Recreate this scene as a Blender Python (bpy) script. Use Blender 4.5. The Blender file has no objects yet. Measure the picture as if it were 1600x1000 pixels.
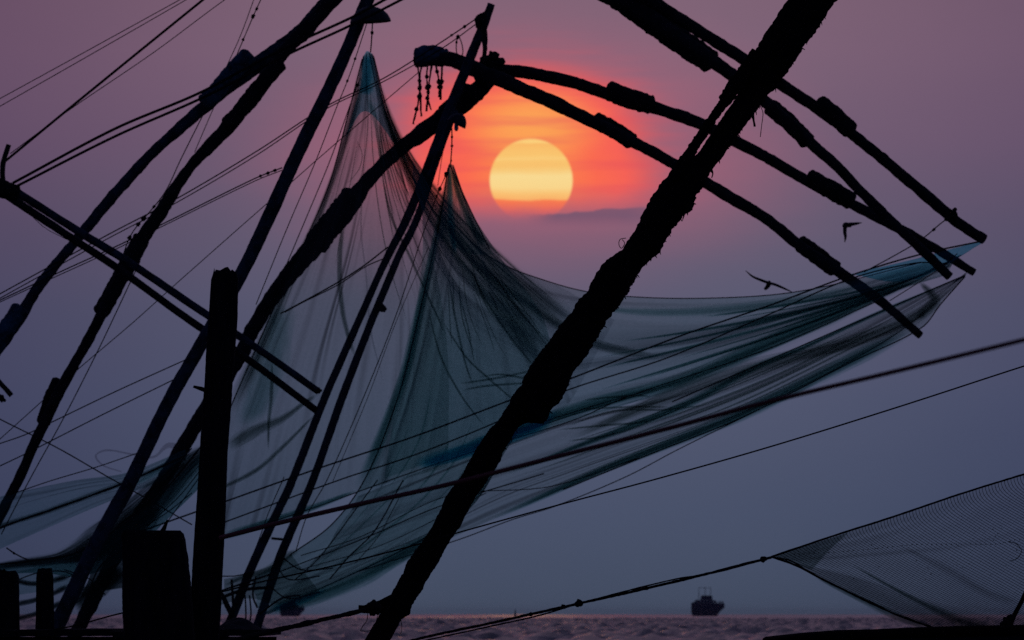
import bpy, math
import numpy as np
from math import radians, pi
RAD = math.radians
C = bpy.context.scene.collection
sc = bpy.context.scene

# ------------------------------------------------------------------ camera
FOV = 6.6
FPX = 800 / math.tan(RAD(FOV / 2))            # focal length in photo pixels (1600 wide)
CAMZ = 2.5
HORIZON = 959.0
TILT = math.atan((HORIZON - 500) / FPX)
cam = bpy.data.cameras.new('camera'); camo = bpy.data.objects.new('camera', cam); C.objects.link(camo)
cam.sensor_width = 36; cam.lens = 18 / math.tan(RAD(FOV / 2)); cam.clip_start = 0.5; cam.clip_end = 60000
camo.location = (0, 0, CAMZ); camo.rotation_euler = (RAD(90) + TILT, 0, 0)
cam.dof.use_dof = True; cam.dof.focus_distance = 66; cam.dof.aperture_fstop = 14.5
sc.camera = camo
sc.view_settings.view_transform = 'Standard'; sc.view_settings.look = 'None'
sc.view_settings.gamma = 1; sc.view_settings.exposure = 0; sc.view_settings.use_curve_mapping = False
sc.render.engine = 'CYCLES'
sc.cycles.transparent_max_bounces = 48; sc.cycles.max_bounces = 6
sc.cycles.use_denoising = False
sc.cycles.sample_clamp_indirect = 3

def s2l(c):
    return tuple(((v / 255) / 12.92 if v / 255 <= .04045 else ((v / 255 + .055) / 1.055) ** 2.4) for v in c) + (1,)

# ------------------------------------------------------------------ sky
W = bpy.data.worlds.new('World'); sc.world = W; W.use_nodes = True
nt = W.node_tree; nt.nodes.clear()
class G:
    """tiny node-graph writer"""
    def __init__(s, nt): s.nt = nt
    def n(s, typ, **k):
        nd = s.nt.nodes.new(typ)
        for a, v in k.items(): setattr(nd, a, v)
        return nd
    def put(s, sock, v):
        if isinstance(v, bpy.types.NodeSocket): s.nt.links.new(v, sock)
        else: sock.default_value = v
    def m(s, op, a, b=0.0, c=None, clamp=False):
        nd = s.n('ShaderNodeMath', operation=op, use_clamp=clamp)
        s.put(nd.inputs[0], a); s.put(nd.inputs[1], b)
        if c is not None: s.put(nd.inputs[2], c)
        return nd.outputs[0]
    def smooth(s, v, lo, hi, a=0.0, b=1.0):
        nd = s.n('ShaderNodeMapRange', interpolation_type='SMOOTHSTEP')
        s.put(nd.inputs['Value'], v)
        for k, x in (('From Min', lo), ('From Max', hi), ('To Min', a), ('To Max', b)): s.put(nd.inputs[k], x)
        return nd.outputs[0]
    def mix(s, f, a, b, mode='MIX'):
        nd = s.n('ShaderNodeMix', data_type='RGBA', blend_type=mode, clamp_factor=True)
        s.put(nd.inputs[0], f); s.put(nd.inputs[6], a); s.put(nd.inputs[7], b)
        return nd.outputs[2]
    def ramp(s, v, stops, lo, hi):
        r = s.n('ShaderNodeMapRange'); s.put(r.inputs[0], v); r.inputs[1].default_value = lo; r.inputs[2].default_value = hi
        c = s.n('ShaderNodeValToRGB'); s.put(c.inputs[0], r.outputs[0])
        c.color_ramp.interpolation = 'B_SPLINE' if len(stops) > 99 else 'LINEAR'
        el = c.color_ramp.elements
        while len(el) > 1: el.remove(el[-1])
        for i, (p, col) in enumerate(stops):
            e = el[0] if i == 0 else el.new((p - lo) / (hi - lo))
            e.position = (p - lo) / (hi - lo); e.color = s2l(col)
        return c.outputs[0]
    def noise(s, vec, scale, detail=3, rough=.5, dim='3D'):
        nd = s.n('ShaderNodeTexNoise', noise_dimensions=dim)
        if vec is not None: s.put(nd.inputs['Vector'], vec)
        nd.inputs['Scale'].default_value = scale; nd.inputs['Detail'].default_value = detail; nd.inputs['Roughness'].default_value = rough
        return nd.outputs['Fac']
    def xyz(s, x, y, z=0.0):
        nd = s.n('ShaderNodeCombineXYZ'); s.put(nd.inputs[0], x); s.put(nd.inputs[1], y); s.put(nd.inputs[2], z)
        return nd.outputs[0]
SUN_EL = (HORIZON - 282) / (FPX * pi / 180); SUN_AZ = 30 / (FPX * pi / 180)     # degrees above the sea, degrees right of +Y
g = G(nt)
tc = g.n('ShaderNodeTexCoord').outputs['Generated']
sep = g.n('ShaderNodeSeparateXYZ'); nt.links.new(tc, sep.inputs[0])
az = g.m('MULTIPLY', g.m('ARCTAN2', sep.outputs[0], sep.outputs[1]), 180 / pi)
el = g.m('MULTIPLY', g.m('ARCSINE', sep.outputs[2]), 180 / pi)
PXD = FPX * pi / 180                                                              # 242 photo pixels per degree
def Y2E(y): return (HORIZON - y) / PXD
base = g.ramp(el, [(-8, (52, 58, 78)), (-.2, (68, 77, 100)), (0, (69, 80, 103)), (Y2E(800), (74, 84, 111)), (Y2E(620), (83, 90, 118)), (Y2E(480), (91, 93, 120)),
                   (Y2E(350), (104, 95, 121)), (Y2E(220), (119, 98, 124)), (Y2E(80), (128, 102, 126)), (Y2E(-60), (128, 101, 123)), (8, (106, 92, 116))], -8, 8)
high = g.ramp(el, [(0, (106, 92, 116)), (8, (106, 92, 116)), (18, (80, 78, 108)), (40, (54, 60, 90)), (90, (38, 46, 76))], 0, 90)
base = g.mix(g.smooth(el, 6, 9), base, high)
# duller and bluer away from the sun, all the way round to the opposite horizon
du = g.m('SUBTRACT', az, SUN_AZ)
adu = g.m('ABSOLUTE', du)
base = g.mix(1.0, base, (1.0, .99, .94, 1), 'MULTIPLY')
base = g.mix(g.smooth(du, -.6, -4.2, 0, .85), base, g.mix(1.0, base, s2l((196, 190, 212)), 'MULTIPLY'))
base = g.mix(g.smooth(du, .9, 4.2, 0, .75), base, g.mix(1.0, base, s2l((198, 200, 220)), 'MULTIPLY'))
base = g.mix(g.smooth(adu, 5, 60, 0, 1), base, g.mix(1.0, base, s2l((150, 160, 188)), 'MULTIPLY'))
# broad pink veil round the sun
dv = g.m('SUBTRACT', el, SUN_EL)
wn = g.noise(g.xyz(g.m('MULTIPLY', az, .5), g.m('MULTIPLY', el, 2.6), 0.), 1.0, 4, .55)
wn = g.m('SUBTRACT', wn, .5)
def rad_(sx, sy, oy, wob):
    a = g.m('DIVIDE', du, sx); b = g.m('DIVIDE', g.m('SUBTRACT', dv, oy), sy)
    r = g.m('SQRT', g.m('ADD', g.m('MULTIPLY', a, a), g.m('MULTIPLY', b, b)))
    return g.m('ADD', r, g.m('MULTIPLY', wn, wob))
r1 = rad_(1.9, 1.05, .12, .35)
base = g.mix(g.m('MULTIPLY', g.smooth(r1, 1.15, .15, 0, .75), g.smooth(dv, -.75, .0, .25, 1)), base, s2l((182, 100, 120)))
# haze shelf below the sun: its ragged top cuts the glow
shelf_n = g.noise(g.xyz(g.m('MULTIPLY', az, 3.2), g.m('MULTIPLY', el, 5.), 3.), 1.0, 5, .6)
shelf_top = g.m('ADD', Y2E(340), g.m('MULTIPLY', g.m('SUBTRACT', shelf_n, .5), .07))
above = g.smooth(g.m('SUBTRACT', el, shelf_top), -.06, .26)
# the red core
r2 = rad_(1.12, .9, .10, .34)
core = g.ramp(r2, [(0, (255, 138, 80)), (.22, (255, 126, 80)), (.40, (255, 108, 82)), (.56, (250, 100, 88)), (.68, (222, 96, 98)), (.82, (182, 98, 112)), (1.05, (150, 100, 120))], 0, 1.05)
corefac = g.m('MULTIPLY', g.smooth(r2, 1.02, .58), above)
col = g.mix(corefac, base, core)
# brighter orange column over the disc
r3 = g.m('SQRT', g.m('ADD', g.m('POWER', g.m('DIVIDE', du, .50), 2.), g.m('POWER', g.m('DIVIDE', g.m('SUBTRACT', dv, .36), .30), 2.)))
col = g.mix(g.m('MULTIPLY', g.smooth(r3, 1.15, .1, 0, .85), above), col, s2l((255, 170, 88)))
# thin streaks of cloud in front of the glow
st = g.noise(g.xyz(g.m('MULTIPLY', az, 1.1), g.m('MULTIPLY', el, 14.), 7.), 1.0, 3, .5)
col = g.mix(g.m('MULTIPLY', g.smooth(st, .40, .70, 0, .42), g.m('MULTIPLY', g.smooth(r2, 1.1, .5), above)), col, s2l((232, 84, 92)))
# the disc
rs = g.m('SQRT', g.m('ADD', g.m('MULTIPLY', du, du), g.m('MULTIPLY', dv, dv)))
disc = g.ramp(g.m('ADD', dv, g.m('MULTIPLY', g.m('SUBTRACT', g.noise(g.xyz(g.m('MULTIPLY', az, 3.), g.m('MULTIPLY', el, 6.), 1.), 1., 3), .5), .05)),
              [(-.27, (240, 96, 92)), (-.21, (255, 104, 84)), (-.165, (255, 120, 82)), (-.135, (255, 128, 82)), (-.12, (255, 184, 108)), (-.085, (255, 198, 118)), (-.04, (254, 218, 142)), (.03, (253, 222, 148)),
               (.065, (252, 206, 124)), (.09, (252, 197, 112)), (.12, (253, 200, 114)), (.135, (254, 208, 124)), (.16, (253, 200, 113)), (.2, (253, 196, 110)), (.23, (253, 190, 106)), (.245, (255, 212, 126)), (.27, (255, 208, 122))], -.27, .27)
dfac = g.m('MULTIPLY', g.smooth(rs, .277, .258), g.smooth(g.m('SUBTRACT', el, shelf_top), -.02, .13))
col = g.mix(dfac, col, disc)
# a low dark cloud bar just right of and under the disc
cb_n = g.noise(g.xyz(g.m('MULTIPLY', az, 4.5), 0., 11.), 1.0, 4, .6)
cb_top = g.m('ADD', g.m('ADD', Y2E(331), g.m('MULTIPLY', g.m('SUBTRACT', cb_n, .5), .055)), g.smooth(az, .1, .9, -.02, .03))
cb = g.m('MULTIPLY', g.smooth(g.m('SUBTRACT', el, cb_top), .008, -.008), g.smooth(g.m('SUBTRACT', el, Y2E(335)), -.10, .0))
cb = g.m('MULTIPLY', cb, g.m('MULTIPLY', g.smooth(az, .06, .30), g.smooth(az, 1.15, .7)))
col = g.mix(g.m('MULTIPLY', cb, .8), col, s2l((108, 86, 112)))
# very faint mottling of the haze
mt = g.noise(g.xyz(g.m('MULTIPLY', az, .6), g.m('MULTIPLY', el, 1.4), 5.), 1.0, 4, .55)
col = g.mix(.35, col, g.mix(1.0, col, g.mix(mt, s2l((225, 225, 232)), s2l((255, 250, 250))), 'MULTIPLY'))
sky = g.n('ShaderNodeTexSky'); sky.sky_type = 'NISHITA'; sky.sun_disc = False
sky.sun_elevation = RAD(SUN_EL); sky.sun_rotation = RAD(SUN_AZ); sky.dust_density = 6
bg1 = g.n('ShaderNodeBackground'); nt.links.new(sky.outputs[0], bg1.inputs[0]); bg1.inputs[1].default_value = 0.0004
bg2 = g.n('ShaderNodeBackground'); nt.links.new(col, bg2.inputs[0]); bg2.inputs[1].default_value = 1.0
ad = g.n('ShaderNodeAddShader'); nt.links.new(bg1.outputs[0], ad.inputs[0]); nt.links.new(bg2.outputs[0], ad.inputs[1])
wo = g.n('ShaderNodeOutputWorld'); nt.links.new(ad.outputs[0], wo.inputs[0])

sl = bpy.data.lights.new('sun', 'SUN'); sl.energy = 0.0003; sl.angle = RAD(.53); sl.color = (1, .5, .25)
slo = bpy.data.objects.new('sun', sl); C.objects.link(slo)
slo.rotation_euler = (RAD(90 - SUN_EL) , 0, RAD(180 - SUN_AZ)); slo.location = (0, 0, 30)

# ------------------------------------------------------------------ pixel + distance -> point
ct, st_ = math.cos(TILT), math.sin(TILT)
def P(x, y, D):
    a = (x - 800) / FPX; b = (500 - y) / FPX
    d = np.array([a, ct - b * st_, st_ + b * ct])
    d = d * (D / d[1])
    return np.array([d[0], d[1], d[2] + CAMZ])
def PX(D): return D / FPX                       # metres per photo pixel at a distance

# ------------------------------------------------------------------ materials
def newmat(name):
    m = bpy.data.materials.new(name); m.use_nodes = True; m.node_tree.nodes.clear()
    gg = G(m.node_tree); out = gg.n('ShaderNodeOutputMaterial')
    return m, gg, out
def mat_solid(name, c1, c2, scale=6, rough=.8, bump=.3, stretch=(1, 1, 1), metallic=0, spec=.3):
    m, q, out = newmat(name)
    t = q.n('ShaderNodeTexCoord'); mp = q.n('ShaderNodeMapping'); mp.inputs['Scale'].default_value = stretch
    m.node_tree.links.new(t.outputs['Object'], mp.inputs[0])
    n1 = q.noise(mp.outputs[0], scale, 6, .62); n2 = q.noise(mp.outputs[0], scale * 5.3, 5, .6)
    v = q.m('ADD', q.m('MULTIPLY', n1, .65), q.m('MULTIPLY', n2, .35))
    cc = q.mix(q.smooth(v, .36, .64), c1 + (1,), c2 + (1,))
    b = q.n('ShaderNodeBsdfPrincipled'); q.put(b.inputs['Base Color'], cc)
    b.inputs['Roughness'].default_value = rough; b.inputs['Metallic'].default_value = metallic; b.inputs['Specular IOR Level'].default_value = spec
    bp = q.n('ShaderNodeBump'); bp.inputs['Strength'].default_value = bump; bp.inputs['Distance'].default_value = .02
    q.put(bp.inputs['Height'], v); q.put(b.inputs['Normal'], bp.outputs[0]); q.put(out.inputs[0], b.outputs[0])
    return m
NETP = {}
def mat_net(name, colr, T0, tint=(1, 1, 1), streak=.5, soft=False):
    """thread netting seen too far off for its holes: part of the light passes through them, more threads cover the view where the sheet turns edge-on"""
    m, q, out = newmat(name); NETP[name] = (colr, T0, tint, streak)
    uv = q.n('ShaderNodeUVMap').outputs[0]; geo = q.n('ShaderNodeNewGeometry')
    vm = q.n('ShaderNodeVectorMath', operation='DOT_PRODUCT')
    m.node_tree.links.new(geo.outputs['Normal'], vm.inputs[0]); m.node_tree.links.new(geo.outputs['Incoming'], vm.inputs[1])
    c = q.m('MAXIMUM', q.m('ABSOLUTE', vm.outputs['Value']), .26)
    mp = q.n('ShaderNodeMapping'); m.node_tree.links.new(uv, mp.inputs[0]); mp.inputs['Scale'].default_value = (70, 3, 1)
    mp2 = q.n('ShaderNodeMapping'); m.node_tree.links.new(uv, mp2.inputs[0]); mp2.inputs['Scale'].default_value = (9, 5, 1)
    n1 = q.noise(mp.outputs[0], 1, 4, .6); n2 = q.noise(mp2.outputs[0], 1, 4, .55)
    tco = q.n('ShaderNodeTexCoord').outputs['Object']
    grain = q.noise(tco, 38, 2, .5)
    dens = q.m('ADD', q.m('MULTIPLY', q.m('SUBTRACT', n1, .5), streak * 1.6), q.m('MULTIPLY', q.m('SUBTRACT', n2, .5), streak * 1.3))
    dens = q.m('ADD', dens, q.m('MULTIPLY', q.m('SUBTRACT', grain, .5), .6))
    dens = q.m('MAXIMUM', q.m('ADD', dens, 1.0), .25)
    if soft:      # bunched strips: threads thin out toward both sides and both ends
        sx = q.n('ShaderNodeSeparateXYZ'); q.put(sx.inputs[0], uv)
        fr = q.m('ADD', sx.outputs[0], q.m('MULTIPLY', q.m('SUBTRACT', n2, .5), .35))
        a_ = q.smooth(q.m('MINIMUM', fr, q.m('SUBTRACT', 1., fr)), .0, .48); b_ = q.smooth(q.m('MINIMUM', sx.outputs[1], q.m('SUBTRACT', 1., sx.outputs[1])), .0, .16)
        dens = q.m('MULTIPLY', dens, q.m('MULTIPLY', q.m('MULTIPLY', a_, b_), 1.5))
    T = q.m('POWER', T0, q.m('DIVIDE', dens, c))
    df = q.n('ShaderNodeBsdfDiffuse'); tl = q.n('ShaderNodeBsdfTranslucent'); mx = q.n('ShaderNodeMixShader'); mx.inputs[0].default_value = .45
    cc = q.mix(q.smooth(n2, .35, .65), tuple(v * .75 for v in colr) + (1,), colr + (1,))
    q.put(df.inputs[0], cc); q.put(tl.inputs[0], cc)
    m.node_tree.links.new(df.outputs[0], mx.inputs[1]); m.node_tree.links.new(tl.outputs[0], mx.inputs[2])
    tr = q.n('ShaderNodeBsdfTransparent'); None
    cc3 = q.n('ShaderNodeCombineColor')
    for i_ in range(3): q.put(cc3.inputs[i_], q.m('POWER', tint[i_], dens))
    q.put(tr.inputs[0], cc3.outputs[0])
    m2 = q.n('ShaderNodeMixShader'); q.put(m2.inputs[0], T); m.node_tree.links.new(mx.outputs[0], m2.inputs[1]); m.node_tree.links.new(tr.outputs[0], m2.inputs[2])
    q.put(out.inputs[0], m2.outputs[0])
    return m
M = dict(
    wood=mat_solid('weathered_dark_wood', (.010, .013, .015), (.030, .040, .046), 7, .85, .5),
    wood_blue=mat_solid('blue_grey_wood', (.012, .024, .032), (.055, .11, .15), 6, .8, .5),
    wrap=mat_solid('tarred_wrapping', (.008, .010, .011), (.02, .026, .028), 9, .9, .6),
    wrap_blue=mat_solid('blue_sheet_wrapping', (.012, .035, .045), (.06, .22, .30), 5, .6, .4),
    black=mat_solid('tarred_pole_wood', (.008, .007, .007), (.016, .014, .013), 12, .95, .6, spec=.1),
    post=mat_solid('old_square_timber', (.010, .011, .013), (.024, .027, .032), 3, .9, .6, (6, 6, .6), spec=.1),
    rope=mat_solid('dark_rope', (.015, .013, .013), (.04, .034, .032), 30, .9, .4, spec=.1),
    rope_red=mat_solid('red_brown_rope', (.18, .05, .06), (.26, .08, .09), 30, .9, .4, spec=.1),
    rope_green=mat_solid('green_hem_rope', (.02, .035, .035), (.03, .06, .06), 20, .9, .4, spec=.1),
    lampm=mat_solid('dark_enamel', (.015, .02, .025), (.03, .05, .06), 20, .5, .1, spec=.4),
    bulb=mat_solid('bulb_glass', (.2, .35, .5), (.25, .45, .6), 20, .2, .0, spec=.5),
    hull=mat_solid('ship_haze_blue_paint', (.03, .075, .14), (.04, .10, .18), .2, .6, .0),  # blue of the distant haze is mixed into the hull colour
    superst=mat_solid('ship_blue_grey_paint', (.05, .07, .1), (.08, .1, .14), .2, .6, .0),
    boat=mat_solid('boat_blue_paint', (.01, .02, .026), (.02, .045, .06), 3, .7, .3),
    deck=mat_solid('jetty_plank_wood', (.014, .018, .018), (.03, .038, .038), 4, .9, .5, (.5, 4, 4), spec=.1),
    mud=mat_solid('wet_mud', (.03, .026, .022), (.07, .06, .05), .5, .6, .6),
    bird=mat_solid('dark_feather', (.02, .02, .022), (.04, .04, .045), 9, .8, .2),
    net=mat_net('grey_nylon_net', (.12, .16, .18), .70, (.89, .99, .96), .22),
    net_thin=mat_net('thin_grey_net', (.10, .14, .18), .80, (.97, .99, 1), .22),
    net_teal=mat_net('teal_net', (.05, .30, .32), .71, (.78, .98, .94), .25),
    net_green=mat_net('dark_green_net', (.02, .12, .12), .42, (.5, .88, .84), .35),
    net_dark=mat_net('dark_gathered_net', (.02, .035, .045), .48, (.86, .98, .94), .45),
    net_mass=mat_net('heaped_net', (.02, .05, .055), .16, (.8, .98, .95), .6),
    net_blue=mat_net('blue_net', (.02, .36, .50), .74, (.30, .82, .90), .3),
    net_strip=mat_net('bright_blue_net', (.03, .62, .85), .45, (.15, .8, .92), .3),
    net_near=mat_net('fine_black_mesh', (.03, .035, .05), .82, (1, 1, 1), .15),
    plastic=mat_net('pale_plastic_strip', (.5, .42, .5), .6, (1, 1, 1), .3),
)

# ------------------------------------------------------------------ object helpers
def thing(name, label, cat, loc, group=None):
    o = bpy.data.objects.new(name, None); C.objects.link(o); o.location = loc; o.empty_display_size = .2
    o['label'] = label; o['category'] = cat
    if group: o['group'] = group
    return o
def origin(o):
    v = np.zeros(3)
    while o is not None: v += np.array(o.location); o = o.parent
    return v
def mesh(name, V, F, mat, parent=None, uv=None, smooth=True):
    V = np.asarray(V, float)
    off = origin(parent) if parent is not None else V.mean(axis=0)
    me = bpy.data.meshes.new(name); me.from_pydata((V - off).tolist(), [], F); me.materials.append(mat)
    if smooth: me.polygons.foreach_set('use_smooth', [True] * len(me.polygons))
    if uv is not None:
        ul = me.uv_layers.new(name='UVMap'); idx = np.empty(len(me.loops), dtype=np.int64); me.loops.foreach_get('vertex_index', idx)
        ul.data.foreach_set('uv', np.asarray(uv, dtype=np.float32)[idx].ravel())
    o = bpy.data.objects.new(name, me); C.objects.link(o)
    if parent is not None: o.parent = parent
    else: o.location = off
    return o
def tag(o, label, cat, group=None):
    o['label'] = label; o['category'] = cat
    if group: o['group'] = group
    return o
def struct(o, label=None):
    o['kind'] = 'structure'
    if label: o['label'] = label
    return o
def catmull(pts, n):
    """n samples evenly along a Catmull-Rom curve through pts (any dimension)"""
    p = np.asarray(pts, float)
    if len(p) == 2:
        t = np.linspace(0, 1, n)[:, None]; return p[0] * (1 - t) + p[1] * t
    p = np.vstack([2 * p[0] - p[1], p, 2 * p[-1] - p[-2]])
    d = np.r_[0, np.cumsum(np.linalg.norm(np.diff(p[1:-1, :2], axis=0), axis=1) + 1e-9)]
    s = np.linspace(0, d[-1], n); k = np.clip(np.searchsorted(d, s, side='right') - 1, 0, len(d) - 2)
    t = ((s - d[k]) / (d[k + 1] - d[k]))[:, None]
    a, b, c, e = p[k], p[k + 1], p[k + 2], p[k + 3]
    # finite-difference tangents weighted by chord length
    dk = (d[k + 1] - d[k])[:, None]
    dprev = np.where(k > 0, d[k] - d[np.maximum(k - 1, 0)], d[k + 1] - d[k])[:, None]
    dnext = np.where(k < len(d) - 2, d[np.minimum(k + 2, len(d) - 1)] - d[k + 1], d[k + 1] - d[k])[:, None]
    m1 = (c - a) / (dprev + dk) * dk; m2 = (e - b) / (dk + dnext) * dk
    return (2 * t**3 - 3 * t**2 + 1) * b + (t**3 - 2 * t**2 + t) * m1 + (-2 * t**3 + 3 * t**2) * c + (t**3 - t**2) * m2
def vnoise(s, a, rng, fs, na):
    """value noise over length s (per metre fs) and periodic angle a"""
    ns = int(max(s) * fs) + 3; gr = rng.random((ns, na)) - .5
    u = s[:, None] * fs; i = np.floor(u).astype(int); f = u - i; f = f * f * (3 - 2 * f)
    w = (a[None, :] / (2 * pi) * na) % na; j = np.floor(w).astype(int); h = w - j; h = h * h * (3 - 2 * h)
    i = i + 0 * j; j = j + 0 * i
    return (gr[i, j % na] * (1 - f) + gr[i + 1, j % na] * f) * (1 - h) + (gr[i, (j + 1) % na] * (1 - f) + gr[i + 1, (j + 1) % na] * f) * h
def tube(C3, R, sides=10, rough=0., fs=4., seed=0, ridge=0., pitch=.05, squash=1.):
    C3 = np.asarray(C3, float); n = len(C3); R = np.broadcast_to(np.asarray(R, float), (n,)).copy()
    T = np.gradient(C3, axis=0); T /= np.linalg.norm(T, axis=1)[:, None] + 1e-12
    up = np.array([0, 1., 0]); A = np.cross(T, up); A /= np.linalg.norm(A, axis=1)[:, None] + 1e-12; B = np.cross(A, T)
    ang = np.linspace(0, 2 * pi, sides, endpoint=False)
    s = np.r_[0, np.cumsum(np.linalg.norm(np.diff(C3, axis=0), axis=1))]
    rr = R[:, None] * np.ones(sides)[None, :]
    if rough:
        rng = np.random.default_rng(seed)
        rr = rr * (1 + rough * (1.3 * vnoise(s, ang, rng, fs, 3) + 1.1 * vnoise(s, ang, rng, fs * 3.1, 5) + 1.1 * vnoise(s, ang, rng, fs * 9, 8)))
    if ridge:
        ph = (s[:, None] / pitch + ang[None, :] / (2 * pi)) % 1
        rr = rr * (1 + ridge * (np.sqrt(np.clip(1 - (2 * ph - 1) ** 2, 0, 1)) - .6))
    V = C3[:, None, :] + A[:, None, :] * (np.cos(ang)[None, :] * rr)[:, :, None] + B[:, None, :] * (np.sin(ang)[None, :] * rr * squash)[:, :, None]
    V = V.reshape(-1, 3); F = []
    for i in range(n - 1):
        for j in range(sides):
            k = (j + 1) % sides; F.append((i * sides + j, i * sides + k, (i + 1) * sides + k, (i + 1) * sides + j))
    F.append(tuple(range(sides))[::-1]); F.append(tuple((n - 1) * sides + j for j in range(sides)))
    return V, F
def join(parts):
    V = []; F = []; o = 0
    for v, f in parts:
        V.append(np.asarray(v)); F += [tuple(i + o for i in q) for q in f]; o += len(v)
    return np.vstack(V), F
def path(pts, D, step=8):
    """px polyline (x, y[, D]) -> smooth 3D line"""
    q = [(p[0], p[1], p[2] if len(p) > 2 else None) for p in pts]
    if isinstance(D, (tuple, list)): D0, D1 = D
    else: D0 = D1 = D
    L = np.r_[0, np.cumsum([math.hypot(q[i + 1][0] - q[i][0], q[i + 1][1] - q[i][1]) for i in range(len(q) - 1)])]
    P3 = np.array([(a[0], a[1], a[2] if a[2] is not None else 1 / ((1 / D0) * (1 - l / L[-1]) + (1 / D1) * l / L[-1])) for a, l in zip(q, L)])
    n = max(2, int(L[-1] / step) + 1)
    S = catmull(P3, n)
    return np.array([P(*r) for r in S]), S
GROUND = .25
def to_ground(pts, D):
    """carry the last leg on, at its own slope, down to the shore"""
    (x0, y0), (x1, y1) = pts[-2][:2], pts[-1][:2]
    zpx = (CAMZ - GROUND) / PX(D) + HORIZON + 25
    k = (zpx - y1) / (y1 - y0)
    return list(pts) + [(x1 + (x1 - x0) * k, zpx)]
def pole(name, pts, w, D, mat, parent=None, rough=.10, step=5, sides=12, seed=1, fs=2.2, ridge=0, pitch=.05, ground=False):
    D1 = D[1] if isinstance(D, tuple) else D
    if ground: pts = to_ground(pts, D1)
    C3, S = path(pts, D, step)
    if isinstance(w, (list, tuple)) and len(pts) - 1 <= len(w) <= len(pts) and len(w) > 3:
        w = list(w) + [w[-1]] * (len(pts) - len(w)); q_ = np.r_[0, np.cumsum([math.hypot(pts[i + 1][0] - pts[i][0], pts[i + 1][1] - pts[i][1]) for i in range(len(pts) - 1)])]
        w = np.interp(np.linspace(0, 1, len(C3)), q_ / q_[-1], w)
    elif isinstance(w, (list, tuple)):
        w = np.interp(np.linspace(0, 1, len(C3)), np.linspace(0, 1, len(w)), w)
    R = np.asarray(w) / 2 * (S[:, 2] / FPX)
    V, F = tube(C3, R, sides, rough, fs, seed, ridge, pitch)
    last_pole[0] = mesh(name, V, F, mat, parent)
    return last_pole[0]
last_pole = [None]
def sleeve(pts, w, D, mat, parent, seed=1, name='splice_wrapping'):
    """a bulging wrapped splice with bluntly rounded ends"""
    C3, S = path(pts, D, 3); n = len(C3); t = np.linspace(0, 1, n); L = np.linalg.norm(C3[-1] - C3[0])
    e = np.minimum(t, 1 - t) * L / (w * PX(D if not isinstance(D, tuple) else D[0]) * .35)
    R = w / 2 * S[:, 2] / FPX * np.sqrt(np.clip(1 - (1 - np.clip(e * 1.8, 0, 1)) ** 2, .3, 1))
    V, F = tube(C3, R, 12, .11, 2.5, seed, .07, .04)
    if last_pole[0] is not None and last_pole[0].parent is parent: parent = last_pole[0]
    return mesh(name, V, F, mat, parent)
def lash(x, y, r, D, parent, seed=0, name='lashing', mat='rope', k=3):
    """a bundle of rope turns thrown over a crossing"""
    rng = np.random.default_rng(seed); ps = []
    for i in range(k):
        a = rng.random() * pi; c = P(x, y, D) + (rng.random(3) - .5) * r * .5 * PX(D)
        th = np.linspace(0, 2 * pi, 18); n1 = np.array([math.cos(a), 0, math.sin(a)]); n2 = np.array([0, 1, 0.2])
        rr = r * PX(D) * (.75 + .3 * rng.random())
        ps.append(tube(c + np.outer(np.cos(th), n1) * rr + np.outer(np.sin(th), n2) * rr * .8, rr * .38, 6, .15, 20, seed + i))
    c = P(x, y, D)
    zz = np.linspace(-1, 1, 9)
    ps.append(tube(c + np.outer(zz, np.array([.3, .1, 1.])) * r * PX(D) * .8, r * PX(D) * .85 * np.sqrt(1.05 - zz ** 2), 10, .2, 8, seed))
    V, F = join(ps)
    return mesh(name, V, F, M[mat], parent)
rope_n = [0]
def rope(label, pts, w, D, mat='rope', group='thin rigging lines', name='rope', step=12, sides=6, knots=(), rough=.0, ridge=0, parent=None, sag=0):
    rope_n[0] += 1
    if sag and len(pts) == 2:
        (x0, y0), (x1, y1) = pts; pts = [(x0, y0), ((x0 + x1) / 2, (y0 + y1) / 2 + sag), (x1, y1)]
    C3, S = path(pts, D, step)
    R = w / 2 * S[:, 2] / FPX
    pr = [tube(C3, R, sides, rough, 8, rope_n[0], ridge, .03)]
    for (f, kw) in knots:
        i = int(f * (len(C3) - 1)); i = min(max(i, 1), len(C3) - 2); d = C3[i + 1] - C3[i - 1]; d /= np.linalg.norm(d)
        r = kw / 2 * S[i, 2] / FPX; z = np.linspace(-1, 1, 7)
        pr.append(tube(C3[i] + np.outer(z, d) * r * 1.3, r * np.sqrt(1.08 - z ** 2), 8, .35, 30, int(f * 100)))
    V, F = join(pr)
    o = mesh(name, V, F, M[mat], parent)
    if parent is None: tag(o, label, 'rope', group)
    return o
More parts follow.
